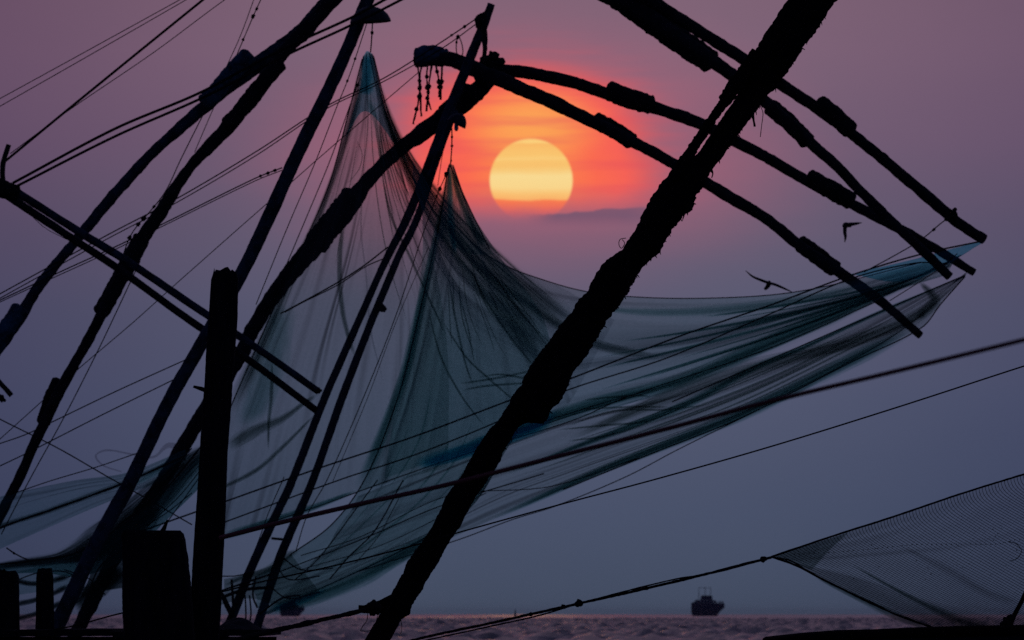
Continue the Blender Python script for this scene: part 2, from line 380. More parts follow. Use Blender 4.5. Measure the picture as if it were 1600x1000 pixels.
def sheet(name, ribs, D, mat, parent, nu=160, nv=90, pleat=0., freq=10, seed=0, wob=.0, env=None, creases=0, crinkle=.0):
    """a hung cloth through px ribs; pleats swing it toward and away from the viewer"""
    rows = np.array([catmull([(p[0], p[1], p[2] if len(p) > 2 else 0) for p in r], nv) for r in ribs])          # ribs x nv
    if isinstance(D, (int, float)): D = [D] * len(ribs)
    for i, r in enumerate(ribs):
        if len(r[0]) < 3: rows[i, :, 2] = D[i]
    k = len(ribs); src = np.linspace(0, 1, k); G_ = np.empty((nu, nv, 3)); u = np.linspace(0, 1, nu)
    for j in range(nv):
        pp = rows[:, j]
        if k == 2: G_[:, j] = pp[0] * (1 - u[:, None]) + pp[1] * u[:, None]
        else:
            q = np.vstack([2 * pp[0] - pp[1], pp, 2 * pp[-1] - pp[-2]]); x = u * (k - 1); i = np.clip(np.floor(x).astype(int), 0, k - 2); t = (x - i)[:, None]
            a, b, c, e = q[i], q[i + 1], q[i + 2], q[i + 3]
            G_[:, j] = .5 * ((2 * b) + (-a + c) * t + (2 * a - 5 * b + 4 * c - e) * t ** 2 + (-a + 3 * b - 3 * c + e) * t ** 3)
    rng = np.random.default_rng(seed); v = np.linspace(0, 1, nv)
    U, Vv = np.meshgrid(u, v, indexing='ij')
    ph = np.zeros_like(U)
    for _ in range(4): ph += rng.normal() * .10 * np.sin(2 * pi * (rng.uniform(.3, 1.6) * Vv + rng.uniform(.5, 3) * U + rng.random()))
    am = np.ones_like(U)
    for _ in range(5): am += rng.normal() * .30 * np.sin(2 * pi * (rng.uniform(.2, 1.5) * Vv + rng.uniform(1, 7) * U + rng.random()))
    wid = np.linalg.norm(np.diff(G_[:, :, :2], axis=0), axis=2).sum(0) * PX(float(np.mean(G_[..., 2])))     # cloth width at each v
    wm = max(np.median(wid), 1e-3); wloc = (wid ** .75 * wm ** .25)[None, :]
    disp = np.sin(2 * pi * (freq * U + .35 * ph * 4)) + .5 * np.sin(2 * pi * (freq * 1.83 * U + ph * 3 + .3)) + .6 * np.sin(2 * pi * (freq * .37 * U + ph * 2))
    disp = disp / (2 * pi * freq)
    for _ in range(creases):
        u0 = rng.uniform(.03, .97); k = rng.uniform(.0025, .006); v0, v1 = sorted(rng.uniform(-.3, 1.3, 2)); dr = rng.normal() * .05
        stg = rng.uniform(.6, 1.6) * np.clip((Vv - v0) * 7, 0, 1) * np.clip((v1 - Vv) * 7, 0, 1)
        disp = disp + stg * 2.2 * k * np.exp(-((U - u0 - dr * Vv) / k) ** 2)
    edge = np.minimum(1, np.minimum(U, 1 - U) * 14)
    e_ = env(Vv) if env else 1.
    dd = pleat * disp * am * edge * e_ * wloc
    if crinkle:
        for _ in range(10):
            dd += crinkle * rng.normal() * .4 * np.sin(2 * pi * (rng.uniform(2, 9) * Vv + rng.uniform(-6, 6) * U + rng.random()))
    G_[:, :, 2] += dd
    if wob:
        G_[:, :, 0] += wob * np.sin(2 * pi * (2.2 * Vv + U * 3)) * edge; G_[:, :, 1] += wob * np.sin(2 * pi * (1.7 * U + 1.3 * Vv)) * edge * np.sin(pi * Vv)
    a = (G_[..., 0] - 800) / FPX; b = (500 - G_[..., 1]) / FPX; dy = ct - b * st_
    X = a / dy * G_[..., 2]; Z = (st_ + b * ct) / dy * G_[..., 2] + CAMZ
    V = np.stack([X, G_[..., 2], Z], -1).reshape(-1, 3)
    F = [(i * nv + j, i * nv + j + 1, (i + 1) * nv + j + 1, (i + 1) * nv + j) for i in range(nu - 1) for j in range(nv - 1)]
    o = mesh(name, V, F, mat, parent, uv=np.stack([U.ravel(), Vv.ravel()], -1))
    return o
SOFT = {}
def soft(mat):
    if mat.name not in SOFT: SOFT[mat.name] = mat_net(mat.name + '_bunched', *NETP[mat.name], soft=True)
    return SOFT[mat.name]
def band(pts, w, D, mat, parent, pleats=5, amp=.06, seed=0, name='gathered_fold', n=None):
    """a narrow strip of bunched net: pleated across its width"""
    q = np.array([(p[0], p[1]) for p in pts], float); S = catmull(q, max(24, int(np.sum(np.linalg.norm(np.diff(q, axis=0), axis=1)) / 8)))
    T = np.gradient(S, axis=0); T /= np.linalg.norm(T, axis=1)[:, None]; N = np.stack([-T[:, 1], T[:, 0]], -1)
    t = np.linspace(0, 1, len(S)); ww = np.interp(t, np.linspace(0, 1, len(w)), w) / 2 * 1.3
    a, b = S - N * ww[:, None], S + N * ww[:, None]
    return sheet(name, [[tuple(r) for r in a], [tuple(r) for r in S], [tuple(r) for r in b]], D, soft(mat), parent, nu=max(12, pleats * 8), nv=len(S), pleat=amp * 26, freq=pleats, seed=seed)

def bx(x0, x1, y0, y1, z0, z1):
    V = [(x, y, z) for x in (x0, x1) for y in (y0, y1) for z in (z0, z1)]
    return V, [(0, 1, 3, 2), (4, 6, 7, 5), (0, 4, 5, 1), (2, 3, 7, 6), (0, 2, 6, 4), (1, 5, 7, 3)]

# ------------------------------------------------------------------ sea and shore
def build_sea():
    rings = np.r_[np.linspace(150, 640, 60), np.arange(645, 3400, 2.6), np.geomspace(3410, 30000, 160)]; A = np.r_[np.linspace(-75, -6, 24), np.linspace(-5, -3.6, 12), np.linspace(-3.5, 3.5, 260), np.linspace(3.6, 5, 12), np.linspace(6, 75, 24)]
    rng = np.random.default_rng(4); X = rings[:, None] * np.sin(np.radians(A))[None, :]; Y = rings[:, None] * np.cos(np.radians(A))[None, :]
    Z = np.zeros_like(X)
    for i in range(46):
        ly = rng.uniform(8, 24); lx = rng.uniform(2.6, 11) * rng.choice([-1, 1]); amp = .07 * rng.uniform(.4, 1.3) * min(1.3, (abs(lx) / 9) ** .5)
        ph = rng.random() * 2 * pi
        s = np.sin(2 * pi * (X / lx + Y / ly) + ph)
        Z += amp * (s + .3 * s * s) * np.clip(1.5 - rings[:, None] / 7000, .12, 1)
    V = np.stack([X, Y, Z], -1).reshape(-1, 3); n = len(A)
    F = [(i * n + j, i * n + j + 1, (i + 1) * n + j + 1, (i + 1) * n + j) for i in range(len(rings) - 1) for j in range(n - 1)]
    m, q, out = newmat('sea_water')
    tco = q.n('ShaderNodeTexCoord').outputs['Object']; mp = q.n('ShaderNodeMapping'); m.node_tree.links.new(tco, mp.inputs[0]); mp.inputs['Scale'].default_value = (.35, .16, 1)
    nn = q.noise(mp.outputs[0], 1, 5, .6)
    b = q.n('ShaderNodeBsdfPrincipled'); b.inputs['Base Color'].default_value = (.008, .022, .03, 1); b.inputs['Roughness'].default_value = .2; b.inputs['IOR'].default_value = 1.33; b.inputs['Specular IOR Level'].default_value = .36
    bp = q.n('ShaderNodeBump'); bp.inputs['Strength'].default_value = .6; bp.inputs['Distance'].default_value = .5
    q.put(bp.inputs['Height'], nn); q.put(b.inputs['Normal'], bp.outputs[0]); q.put(out.inputs[0], b.outputs[0])
    struct(mesh('sea', V, F, m), 'choppy dusk sea with pink glints up to the horizon')
build_sea()
def build_shore():
    xs = np.linspace(-60, 60, 61); ys = np.linspace(-30, 190, 90); rng = np.random.default_rng(2)
    X, Y = np.meshgrid(xs, ys, indexing='ij'); Z = np.full_like(X, GROUND) + .06 * np.sin(X * .7) * np.sin(Y * .5) - np.clip((Y - 140) / 30, 0, 2) * .5
    V = np.stack([X, Y, Z], -1).reshape(-1, 3); n = len(ys)
    F = [(i * n + j, (i + 1) * n + j, (i + 1) * n + j + 1, i * n + j + 1) for i in range(len(xs) - 1) for j in range(n - 1)]
    struct(mesh('muddy_shore', V, F, M['mud']), 'muddy foreshore the fishing net poles stand in')
build_shore()

# ------------------------------------------------------------------ haze
def haze():
    V, F = bx(-32000, 32000, -200, 31000, -3, 16)
    m = bpy.data.materials.new('haze_air'); m.use_nodes = True; m.node_tree.nodes.clear()
    o = m.node_tree.nodes.new('ShaderNodeOutputMaterial'); v = m.node_tree.nodes.new('ShaderNodeVolumePrincipled')
    v.inputs['Color'].default_value = (.9, .95, 1, 1); v.inputs['Density'].default_value = HAZE; v.inputs['Anisotropy'].default_value = .65
    m.node_tree.links.new(v.outputs[0], o.inputs['Volume'])
    h = mesh('haze', V, F, m, smooth=False); h['kind'] = 'stuff'; h['label'] = 'thin sea haze lying over the water'
HAZE = 1.3e-5
haze()

# ------------------------------------------------------------------ far ship
def ship(x, y, Dm, k, label, name='ship'):
    u = PX(Dm) * k; c = P(x, y, Dm); t = thing(name, label, 'ship', (c[0], c[1], 0))
    def L(px, z, yy): return (c[0] + px * u, c[1] + yy * u, z * u)
    # hull: stations from stern (left) to bow (right): px, half breadth, keel->deck heights
    stn = [(-23, 8, 6, 19), (-21, 9, -1, 20), (-8, 10, -1, 20), (6, 10, -1, 20), (13, 8, -1, 19.5), (18, 5, 6, 19), (23, 2.6, 11, 19), (25, 1.5, 12, 18.6)]
    V = []; F = []
    for (px, hb, z0, z1) in stn:
        V += [L(px, z0, -hb * .6), L(px, (z0 + z1) / 2, -hb * .95), L(px, z1, -hb), L(px, z1, hb), L(px, (z0 + z1) / 2, hb * .95), L(px, z0, hb * .6)]
    for i in range(len(stn) - 1):
        for j in range(6): F.append((i * 6 + j, i * 6 + (j + 1) % 6, (i + 1) * 6 + (j + 1) % 6, (i + 1) * 6 + j))
    F += [(5, 4, 3, 2, 1, 0), tuple((len(stn) - 1) * 6 + j for j in range(6))]
    mesh('hull', V, F, M['hull'], t, smooth=False)
    def blk(name, a, b, z0, z1, hb, m, taper=.85):
        mid = (a + b) / 2; V = []
        for z, s in ((z0, 1), (z1, taper)):
            V += [L(mid + (a - mid) * s, z, -hb * s), L(mid + (b - mid) * s, z, -hb * s), L(mid + (b - mid) * s, z, hb * s), L(mid + (a - mid) * s, z, hb * s)]
        mesh(name, V, [(0, 1, 2, 3), (4, 7, 6, 5), (0, 4, 5, 1), (1, 5, 6, 2), (2, 6, 7, 3), (3, 7, 4, 0)], M[m], t, smooth=False)
    blk('deckhouse', -20, 15, 20.1, 23, 7, 'hull', .8); blk('wheelhouse', -10, 8, 23.1, 30, 6, 'hull', .85)
    blk('funnel', -17, -13, 21.7, 24, 2.4, 'hull'); blk('foredeck_winch', 16, 24, 19.8, 21.5, 2, 'hull')
    for a, h, z0 in ((-12, 40, 23), (-3, 42, 29.7), (5, 40, 29.3)): mesh('mast', *tube([L(a, z0, 0), L(a, h, 0)], .4 * u, 6), M['superst'], t)
    mesh('yard', *tube([L(-13, 41, 1), L(6, 41, 1)], .3 * u, 6), M['superst'], t)
    return t
ship(1105, 962.5, 9000, 1.08, 'dark ship tinted haze blue, with masts, riding on the horizon')
ship(456, 961, 8000, .8, 'small far blue-grey boat low under the tail of the big net', 'boat')
def far_marker():
    c = P(805, 960, 7000); u = PX(7000); t = thing('channel_marker', 'tiny dark channel marker on the horizon right of the leaning pole', 'buoy', (c[0], c[1], 0))
    mesh('buoy_float', *tube([(c[0], c[1], -1 * u), (c[0], c[1], 3 * u)], [3 * u, 2.2 * u], 10), M['hull'], t)
    mesh('buoy_tower', *tube([(c[0], c[1], 3 * u), (c[0], c[1], 12 * u)], [1.6 * u, .5 * u], 8), M['hull'], t)
far_marker()

# ------------------------------------------------------------------ upper cantilever frame (poles from top left, tips at right)
DB = 118
fb = thing('cantilever_frame', 'frame of two lashed poles at top left with two curved booms at top right', 'net frame', P(60, 1200, DB))
pole('leg_pole', [(760, -190), (640, -95), (530, -14), (469, 52), (402, 101), (325, 162), (240, 238), (180, 302), (122, 372), (60, 448), (28, 500), (-15, 560), (-90, 680), (-260, 960)], [27, 27, 26, 27, 24, 20, 17, 18, 16, 17, 20, 24, 24, 24], DB, M['wood_blue'], fb, .14, seed=3, ground=True)
sleeve([(393, 84), (368, 108), (338, 142), (316, 163)], 29, DB - .15, M['wrap_blue'], fb, 5)
sleeve([(34, 478), (10, 515), (-20, 560)], 28, DB - .1, M['wrap_blue'], fb, 6)
pole('leg_pole', [(750, -240), (620, -108), (528, -10), (467, 56), (430, 98), (398, 148), (350, 205), (297, 262), (252, 330), (205, 402), (165, 478), (130, 545), (97, 605), (66, 668), (35, 735), (-5, 815), (-50, 900)], [24, 24, 22, 22, 22, 24, 22, 17, 22, 25, 18, 16, 17, 17, 15, 16, 18], (DB - 1.5, DB), M['wood'], fb, .14, seed=4, ground=True)
sleeve([(440, 96), (400, 142), (372, 178), (352, 198)], 25, DB - 1.3, M['wrap'], fb, 7)
sleeve([(224, 368), (200, 412), (176, 455), (155, 492)], 27, DB - .6, M['wrap'], fb, 8)
sleeve([(94, 592), (80, 622), (66, 664)], 22, DB - .4, M['wrap'], fb, 9)
pole('boom', [(750, -150), (850, -80), (930, -22), (1000, 18), (1060, 58), (1120, 100), (1165, 134), (1215, 176), (1265, 222), (1310, 262), (1352, 306), (1400, 352), (1440, 390), (1484, 432)], [44, 40, 34, 24, 21, 18, 17, 16, 14], (DB, 116), M['wood'], fb, .12, seed=5)
sleeve([(945, -18), (1000, 20), (1060, 62), (1116, 100)], 38, (DB, DB - .1), M['wrap'], fb, 10)
sleeve([(1200, 163), (1235, 193), (1266, 224)], 28, (DB - .6, DB - .7), M['wrap'], fb, 11)
pole('boom', [(760, -200), (900, -85), (1010, -5), (1060, 28), (1110, 60), (1170, 98), (1220, 132), (1275, 168), (1335, 212), (1395, 262), (1450, 308), (1500, 350), (1538, 374)], [40, 30, 24, 20, 19, 18, 18, 18, 17], (DB - 1.5, 119), M['wood'], fb, .12, seed=6)
sleeve([(1275, 158), (1305, 182), (1332, 208)], 29, (DB, DB), M['wrap'], fb, 12)
lash(1490, 336, 8, 118.6, fb, 60); lash(760, -170, 34, DB - .6, fb, 61)

# ------------------------------------------------------------------ lower cantilever frame
DA = 126
fa = thing('cantilever_frame', 'frame with one rough leg, a lashed hub and two booms arching over the sun', 'net frame', P(120, 1150, DA))
pole('leg_pole', [(775, 112), (740, 148), (700, 178), (640, 222), (590, 265), (545, 318), (500, 372), (440, 445), (400, 505), (372, 560), (330, 622), (288, 695), (255, 750), (222, 800), (175, 880), (150, 930), (122, 985)], [24, 32, 30, 24, 22, 28, 33, 26, 24, 24, 22, 22, 22, 22, 22, 22, 22], DA, M['wood'], fa, .16, seed=13, ground=True)
sleeve([(556, 300), (530, 335), (510, 360), (488, 386)], 38, DA - .2, M['wrap'], fa, 14)
sleeve([(740, 138), (712, 165), (690, 182)], 32, DA - .1, M['wrap'], fa, 15)
pole('boom', [(650, 95), (700, 92), (760, 117), (800, 132), (870, 163), (930, 192), (990, 222), (1050, 254), (1120, 296), (1200, 344), (1250, 384), (1300, 417), (1370, 466), (1438, 524)], [22, 25, 22, 21, 19, 18, 18, 17, 17, 16, 12], (DA - .4, 122), M['wood'], fa, .11, seed=16)
sleeve([(648, 92), (672, 86), (700, 92)], 31, DA - .5, M['wrap_blue'], fa, 17)
sleeve([(926, 186), (960, 203), (992, 223)], 27, 124.9, M['wrap'], fa, 18)
sleeve([(1246, 376), (1278, 400), (1308, 424)], 27, 123.2, M['wrap'], fa, 19)
pole('boom', [(765, 112), (800, 111), (850, 118), (900, 130), (950, 147), (1000, 162), (1050, 177), (1100, 196), (1160, 226), (1205, 250), (1260, 282), (1330, 318), (1390, 350), (1440, 376), (1522, 426)], [22, 20, 20, 20, 20, 19, 18, 17, 17, 16, 14, 13], (DA, 124), M['wood'], fa, .11, seed=20)
sleeve([(946, 140), (985, 154), (1022, 165)], 31, 125.3, M['wrap'], fa, 21)
sleeve([(1260, 275), (1300, 297), (1334, 316)], 29, 124.5, M['wrap'], fa, 22)
lash(768, 100, 15, DA - .5, fa, 23, k=5); lash(752, 122, 13, DA - .6, fa, 24, k=4); lash(770, 88, 9, DA - .6, fa, 25)

# double mast
dm = thing('double_mast', 'pair of slender parallel masts rising to the knotted tip left of the sun', 'mast', P(330, 1150, 123))
pole('mast_pole', [(768, 6), (757, 36), (742, 72), (722, 122), (703, 168), (674, 248), (634, 345), (606, 400), (583, 450), (561, 500), (508, 620), (457, 750), (398, 875), (358, 975)], [12, 14, 15, 16, 16, 15, 13, 12, 11.5, 11.5, 12.5, 13, 14, 14], 124, M['wood_blue'], dm, .07, seed=26, ground=True)
pole('mast_pole', [(712, 172), (690, 228), (650, 345), (623, 400), (602, 450), (581, 500), (535, 620), (489, 750), (438, 870), (400, 985)], [9, 11, 11.5, 11.5, 11.5, 12, 12.5, 13, 14, 14], 123.5, M['wood_blue'], dm, .07, seed=27, ground=True)
lash(750, 30, 10, 123.8, dm, 28, k=4); 
pole('mast_brace', [(757, 30), (758, 60), (756, 96)], 9, 123.7, M['wood'], dm, .3, seed=29)
pole('rung', [(424, 841), (444, 843)], 4, 123.3, M['wood'], dm, .1); pole('cleat', [(590, 470), (601, 484), (586, 482)], 7, 123.4, M['wood'], dm, .2, step=3)

# straight pole
sp = thing('straight_pole', 'long straight blue-grey pole leaning from behind the square post up to the lamp shade', 'pole', P(50, 1200, 112))
pole('pole_shaft', [(588, -30), (572, 6), (530, 105), (460, 250), (415, 350), (380, 422), (312, 542), (255, 645), (205, 750), (150, 850), (98, 958)], [20, 21, 22, 21, 22, 24, 27, 28], 112, M['wood_blue'], sp, .06, seed=30, ground=True)

# cross beams
cbm = thing('cross_beam', 'pair of thin parallel beams crossing the left poles from the knotted hub down to the right', 'beam', P(10, 300, 115))
pole('beam', [(5, 287), (130, 366), (200, 409), (325, 493), (400, 543), (498, 612)], [13, 13, 12, 11], 115, M['wood_blue'], cbm, .05, seed=31)
pole('beam', [(0, 298), (115, 374), (185, 420), (300, 503), (385, 560), (495, 642)], [13, 12, 12, 11], 115.6, M['wood'], cbm, .05, seed=32)
pole('beam_stick', [(14, 226), (4, 262), (8, 300)], 8, 115, M['wood'], cbm, .2, seed=33)
lash(6, 296, 17, 114.7, cbm, 34, k=5); lash(497, 611, 5, 114.8, cbm, 35)
pole('beam_stub', [(-20, 575), (18, 618)], 8, 115, M['wood'], cbm, .15, seed=36)
lash(2, 622, 6, 114.8, cbm, 37)

# ------------------------------------------------------------------ lamps
def lamp(x, y, w, h, D, tiltdeg, label, bulb=None):
    c = P(x, y, D); t = thing('lamp', label, 'lamp', c); u = PX(D)
    prof = [(.02, 1.04), (.12, 1.03), (.16, .95), (.4, .88), (.66, .7), (.86, .46), (.97, .2), (1.0, .08), (1.0, .0), (.93, .0), (.75, .3), (.4, .5), (.0, .55)]
    n = 24; V = []; F = []
    ca, sa = math.cos(RAD(tiltdeg)), math.sin(RAD(tiltdeg))
    for (r, z) in prof:
        for j in range(n):
            a = 2 * pi * j / n; X = r * math.cos(a) * w / 2 * u; Y = r * math.sin(a) * w / 2 * u; Z = z * h * u
            V.append(c + np.array([X * ca - Z * sa, Y, X * sa + Z * ca]))
    for i in range(len(prof) - 1):
        for j in range(n): F.append((i * n + j, i * n + (j + 1) % n, (i + 1) * n + (j + 1) % n, (i + 1) * n + j))
    mesh('shade', V, F, M['lampm'], t)
    if bulb:
        V, F = tube([P(x, y - h * .4, D - .05), P(x, y, D - .05), P(bulb[0], bulb[1] - 3, D - .05), P(bulb[0], bulb[1], D - .05)], np.array([3, 3.2, 3.4, 1.5]) * u, 10)
        mesh('bulb', V, F, M['bulb'], t)
    return t
lamp(579, 35, 64, 26, 111.7, 3, 'wide dark lamp shade beside the top of the straight pole')
lamp(713, 194, 31, 19, 122.6, -28, 'small tilted lamp shade with a pale bulb hung under the lashed hub', bulb=(713, 205))

# ------------------------------------------------------------------ big net
DN = 121
net = thing('fishing_net', 'huge translucent grey and teal dip net hung between the poles under the sun', 'fishing net', P(600, 900, DN))
E1 = lambda v: .25 + .75 * np.minimum(1, v * 2.2)
# tent below the left apex
sheet('net_panel', [[(566, 92), (541, 190), (512, 295), (442, 450), (352, 660), (318, 850)], [(570, 86), (562, 200), (530, 350), (488, 520), (440, 700), (400, 822)],
                    [(575, 82), (592, 200), (590, 350), (578, 500), (560, 650), (560, 768)], [(580, 85), (604, 180), (645, 300), (682, 430), (700, 560), (700, 730)]],
      [122, 122.4, 122.6, 122], M['net'], net, 260, 100, .5, 7, 1, 2, E1, creases=16)
sheet('net_panel', [[(580, 84), (603, 180), (640, 300), (672, 420), (690, 560), (660, 740)], [(581, 84), (605, 182), (652, 300), (712, 420), (760, 540), (790, 690)],
                    [(583, 86), (610, 188), (668, 312), (738, 408), (812, 500), (880, 640)], [(585, 90), (613, 190), (685, 320), (765, 402), (870, 445), (960, 500)]],
      [122, 121.8, 121.6, 121.2], M['net_thin'], net, 240, 90, .7, 8, 2, 1, E1, creases=18)
# cap of the left apex
sheet('net_cap', [[(566, 92), (564, 130), (550, 180), (540, 215)], [(573, 80), (574, 120), (572, 160), (575, 175)], [(582, 84), (592, 130), (604, 175), (640, 260)]], 121.9, M['net_blue'], net, 40, 30, .55, 4, 3)
band([(566, 96), (556, 165), (541, 215), (520, 280), (495, 345), (452, 440), (400, 560), (355, 650)], [16, 14, 10, 12, 14, 20, 24, 26], 122.2, M['net_dark'], net, 4, .06, 4)
band([(575, 84), (574, 118), (570, 150)], [14, 24, 22], 121.8, M['net_blue'], net, 3, .05, 5, 'net_cap_fold')
# gathered folds falling from the apex to the trough
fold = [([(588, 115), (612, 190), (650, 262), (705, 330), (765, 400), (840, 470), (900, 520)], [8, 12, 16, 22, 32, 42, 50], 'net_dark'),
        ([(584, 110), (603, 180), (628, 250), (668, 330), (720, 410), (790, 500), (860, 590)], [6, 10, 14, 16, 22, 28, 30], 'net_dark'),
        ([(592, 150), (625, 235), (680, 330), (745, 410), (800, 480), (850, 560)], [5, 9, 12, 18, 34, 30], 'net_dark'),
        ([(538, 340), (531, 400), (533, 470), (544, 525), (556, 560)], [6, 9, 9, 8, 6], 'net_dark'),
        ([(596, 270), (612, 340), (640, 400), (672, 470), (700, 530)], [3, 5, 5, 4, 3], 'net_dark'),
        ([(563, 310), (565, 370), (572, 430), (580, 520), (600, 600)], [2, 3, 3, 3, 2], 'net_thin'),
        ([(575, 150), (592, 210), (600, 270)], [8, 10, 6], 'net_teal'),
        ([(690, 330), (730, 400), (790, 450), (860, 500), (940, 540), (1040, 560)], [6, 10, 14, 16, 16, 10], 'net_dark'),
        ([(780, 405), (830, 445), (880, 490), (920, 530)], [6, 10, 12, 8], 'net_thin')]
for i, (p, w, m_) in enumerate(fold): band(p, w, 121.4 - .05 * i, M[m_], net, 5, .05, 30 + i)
def fan(LL, RR, n, seed, D, mat='net_dark', w0=2.6, lo=.45):
    rg = np.random.default_rng(seed); a = np.array(LL, float); b = np.array(RR, float)
    for i in range(n):
        f = (i + rg.uniform(.1, .9)) / n; c = a * (1 - f) + b * f; c = catmull(c, 20); e = rg.uniform(lo, 1.02); st0 = rg.uniform(0, .3)
        c = c[int(st0 * 19):max(int(e * 20), int(st0 * 19) + 4)]; k = np.linspace(0, 1, len(c)); c[:, 0] += rg.normal() * 5 * np.sin(k * pi); ww = w0 * rg.uniform(.5, 1.5)
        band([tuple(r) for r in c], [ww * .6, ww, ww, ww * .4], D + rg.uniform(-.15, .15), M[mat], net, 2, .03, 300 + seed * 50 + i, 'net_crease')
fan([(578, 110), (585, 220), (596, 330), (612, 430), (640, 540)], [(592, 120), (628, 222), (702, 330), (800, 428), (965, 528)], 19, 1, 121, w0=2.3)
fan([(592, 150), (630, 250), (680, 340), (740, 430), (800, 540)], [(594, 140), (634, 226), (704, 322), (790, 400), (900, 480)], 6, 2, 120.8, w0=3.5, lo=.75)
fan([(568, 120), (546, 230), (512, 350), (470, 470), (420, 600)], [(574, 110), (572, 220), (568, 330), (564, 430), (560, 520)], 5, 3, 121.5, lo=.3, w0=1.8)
# tent below the right apex
sheet('net_panel', [[(700, 262), (686, 350), (655, 490), (622, 620), (572, 745), (520, 818), (452, 868), (392, 905)], [(703, 257), (708, 350), (694, 490), (672, 620), (640, 745), (585, 840), (480, 905), (398, 930)],
                    [(706, 257), (728, 330), (752, 440), (772, 560), (775, 680), (730, 790), (600, 870), (408, 956)], [(710, 262), (736, 330), (782, 402), (850, 500), (858, 590), (800, 690), (700, 815), (420, 960)]],
      [119.5, 120, 120, 119.6], M['net_teal'], net, 260, 120, .5, 6, 7, 2, E1, creases=12)
band([(700, 262), (687, 340), (668, 430), (652, 500), (636, 570), (612, 640), (580, 720), (555, 770)], [5, 9, 12, 14, 16, 16, 18, 16], 119.3, M['net_green'], net, 3, .02, 8)
band([(705, 258), (716, 300), (736, 348), (760, 388)], [4, 10, 14, 14], 119.2, M['net_green'], net, 4, .05, 9)
band([(703, 256), (703, 300), (705, 350), (712, 400)], [5, 10, 12, 6], 119.1, M['net_blue'], net, 3, .05, 10)
fan([(700, 380), (694, 440), (690, 500), (700, 560), (730, 610)], [(760, 400), (800, 455), (850, 510), (900, 560), (950, 590)], 14, 4, 119, lo=.4, w0=2.)
fan([(640, 600), (615, 680), (580, 760), (530, 830), (470, 890)], [(780, 640), (740, 730), (670, 800), (580, 860), (480, 925)], 6, 5, 118.8, 'net_teal', lo=.5, w0=3)
fan([(1500, 400), (1400, 440), (1250, 470), (1080, 492), (900, 500)], [(1470, 425), (1380, 460), (1230, 520), (1080, 575), (900, 640)], 9, 6, 117.9, 'net_green', lo=.6, w0=4)
fan([(1500, 436), (1370, 496), (1200, 575), (1020, 645), (830, 705)], [(1440, 508), (1330, 560), (1160, 645), (1000, 705), (800, 790)], 8, 7, 117, 'net_dark', lo=.6, w0=3)
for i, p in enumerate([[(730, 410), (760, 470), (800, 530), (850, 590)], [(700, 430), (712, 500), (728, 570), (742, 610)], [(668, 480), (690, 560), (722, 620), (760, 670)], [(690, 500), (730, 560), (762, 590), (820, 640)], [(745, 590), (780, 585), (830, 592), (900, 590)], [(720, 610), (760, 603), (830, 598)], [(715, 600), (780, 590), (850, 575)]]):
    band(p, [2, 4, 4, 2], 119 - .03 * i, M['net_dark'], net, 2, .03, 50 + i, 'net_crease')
# upper trough panel running out to the tips
sheet('net_panel', [[(640, 235), (700, 340), (770, 402), (860, 442), (950, 460), (1100, 466), (1250, 455), (1360, 432), (1440, 412), (1462, 405)],
                    [(650, 300), (715, 420), (800, 480), (880, 505), (960, 515), (1100, 512), (1250, 482), (1350, 452), (1440, 425), (1478, 418)],
                    [(660, 400), (735, 520), (820, 560), (890, 580), (960, 572), (1060, 560), (1160, 535), (1290, 488), (1400, 452), (1500, 398)],
                    [(600, 748), (700, 712), (830, 670), (900, 648), (980, 624), (1060, 600), (1150, 567), (1290, 510), (1400, 455), (1478, 430)]],
      [119.5, 119.2, 118.4, 118], M['net_teal'], net, 200, 200, .45, 4, 11, 2, creases=7)
sheet('net_panel', [[(1330, 428), (1440, 402), (1490, 388), (1536, 377)], [(1390, 440), (1450, 424), (1490, 405), (1535, 378)], [(1436, 436), (1460, 424), (1500, 400), (1536, 379)]], 117.8, M['net_blue'], net, 30, 60, .55, 3, 12)
band([(1476, 430), (1400, 450), (1300, 492), (1200, 537), (1130, 568), (1050, 600), (940, 630), (860, 655), (760, 690), (670, 722)], [3, 16, 26, 26, 22, 22, 26, 24, 20, 12], 117.6, M['net_green'], net, 4, .06, 13)
band([(880, 470), (980, 486), (1100, 486), (1250, 468), (1380, 440)], [3, 12, 16, 14, 4], 118.9, M['net_teal'], net, 3, .04, 14)
sheet('net_panel', [[(703, 256), (697, 290), (690, 330), (688, 370)], [(704, 256), (714, 295), (722, 345), (730, 395)], [(706, 257), (726, 305), (748, 352), (772, 398)]], 119.05, M['net_teal'], net, 40, 40, .9, 3, 77, creases=5)
sheet('net_patch', [[(640, 716), (720, 690), (790, 664), (890, 630)], [(648, 730), (720, 708), (790, 684), (870, 654)], [(655, 736), (720, 722), (790, 700), (860, 674)]], 116, soft(M['net_strip']), net, 20, 40, .55, 3, 15)
# lower trough panel
sheet('net_panel', [[(560, 775), (700, 720), (830, 672), (900, 650), (1050, 618), (1200, 565), (1370, 490), (1506, 432)], [(520, 840), (690, 775), (830, 725), (920, 695), (1080, 640), (1210, 590), (1370, 515), (1506, 432)],
                    [(470, 900), (650, 835), (800, 765), (900, 730), (1100, 660), (1240, 600), (1400, 520), (1506, 432)], [(412, 962), (600, 890), (722, 833), (880, 765), (1010, 712), (1160, 652), (1330, 566), (1440, 512)]],
      [118, 117.6, 117.4, 117.2], M['net'], net, 200, 190, .5, 5, 16, 2, creases=8)
band([(1500, 436), (1430, 495), (1330, 535), (1230, 560), (1130, 588), (1040, 620), (960, 655), (880, 690)], [4, 22, 22, 22, 28, 24, 16, 8], 117, M['net_dark'], net, 5, .06, 17)
band([(1440, 508), (1380, 538), (1290, 583), (1220, 618), (1140, 655), (1040, 695), (940, 735), (860, 770), (760, 815)], [16, 24, 20, 22, 18, 14, 12, 10, 8], 116.9, M['net_green'], net, 4, .05, 18)
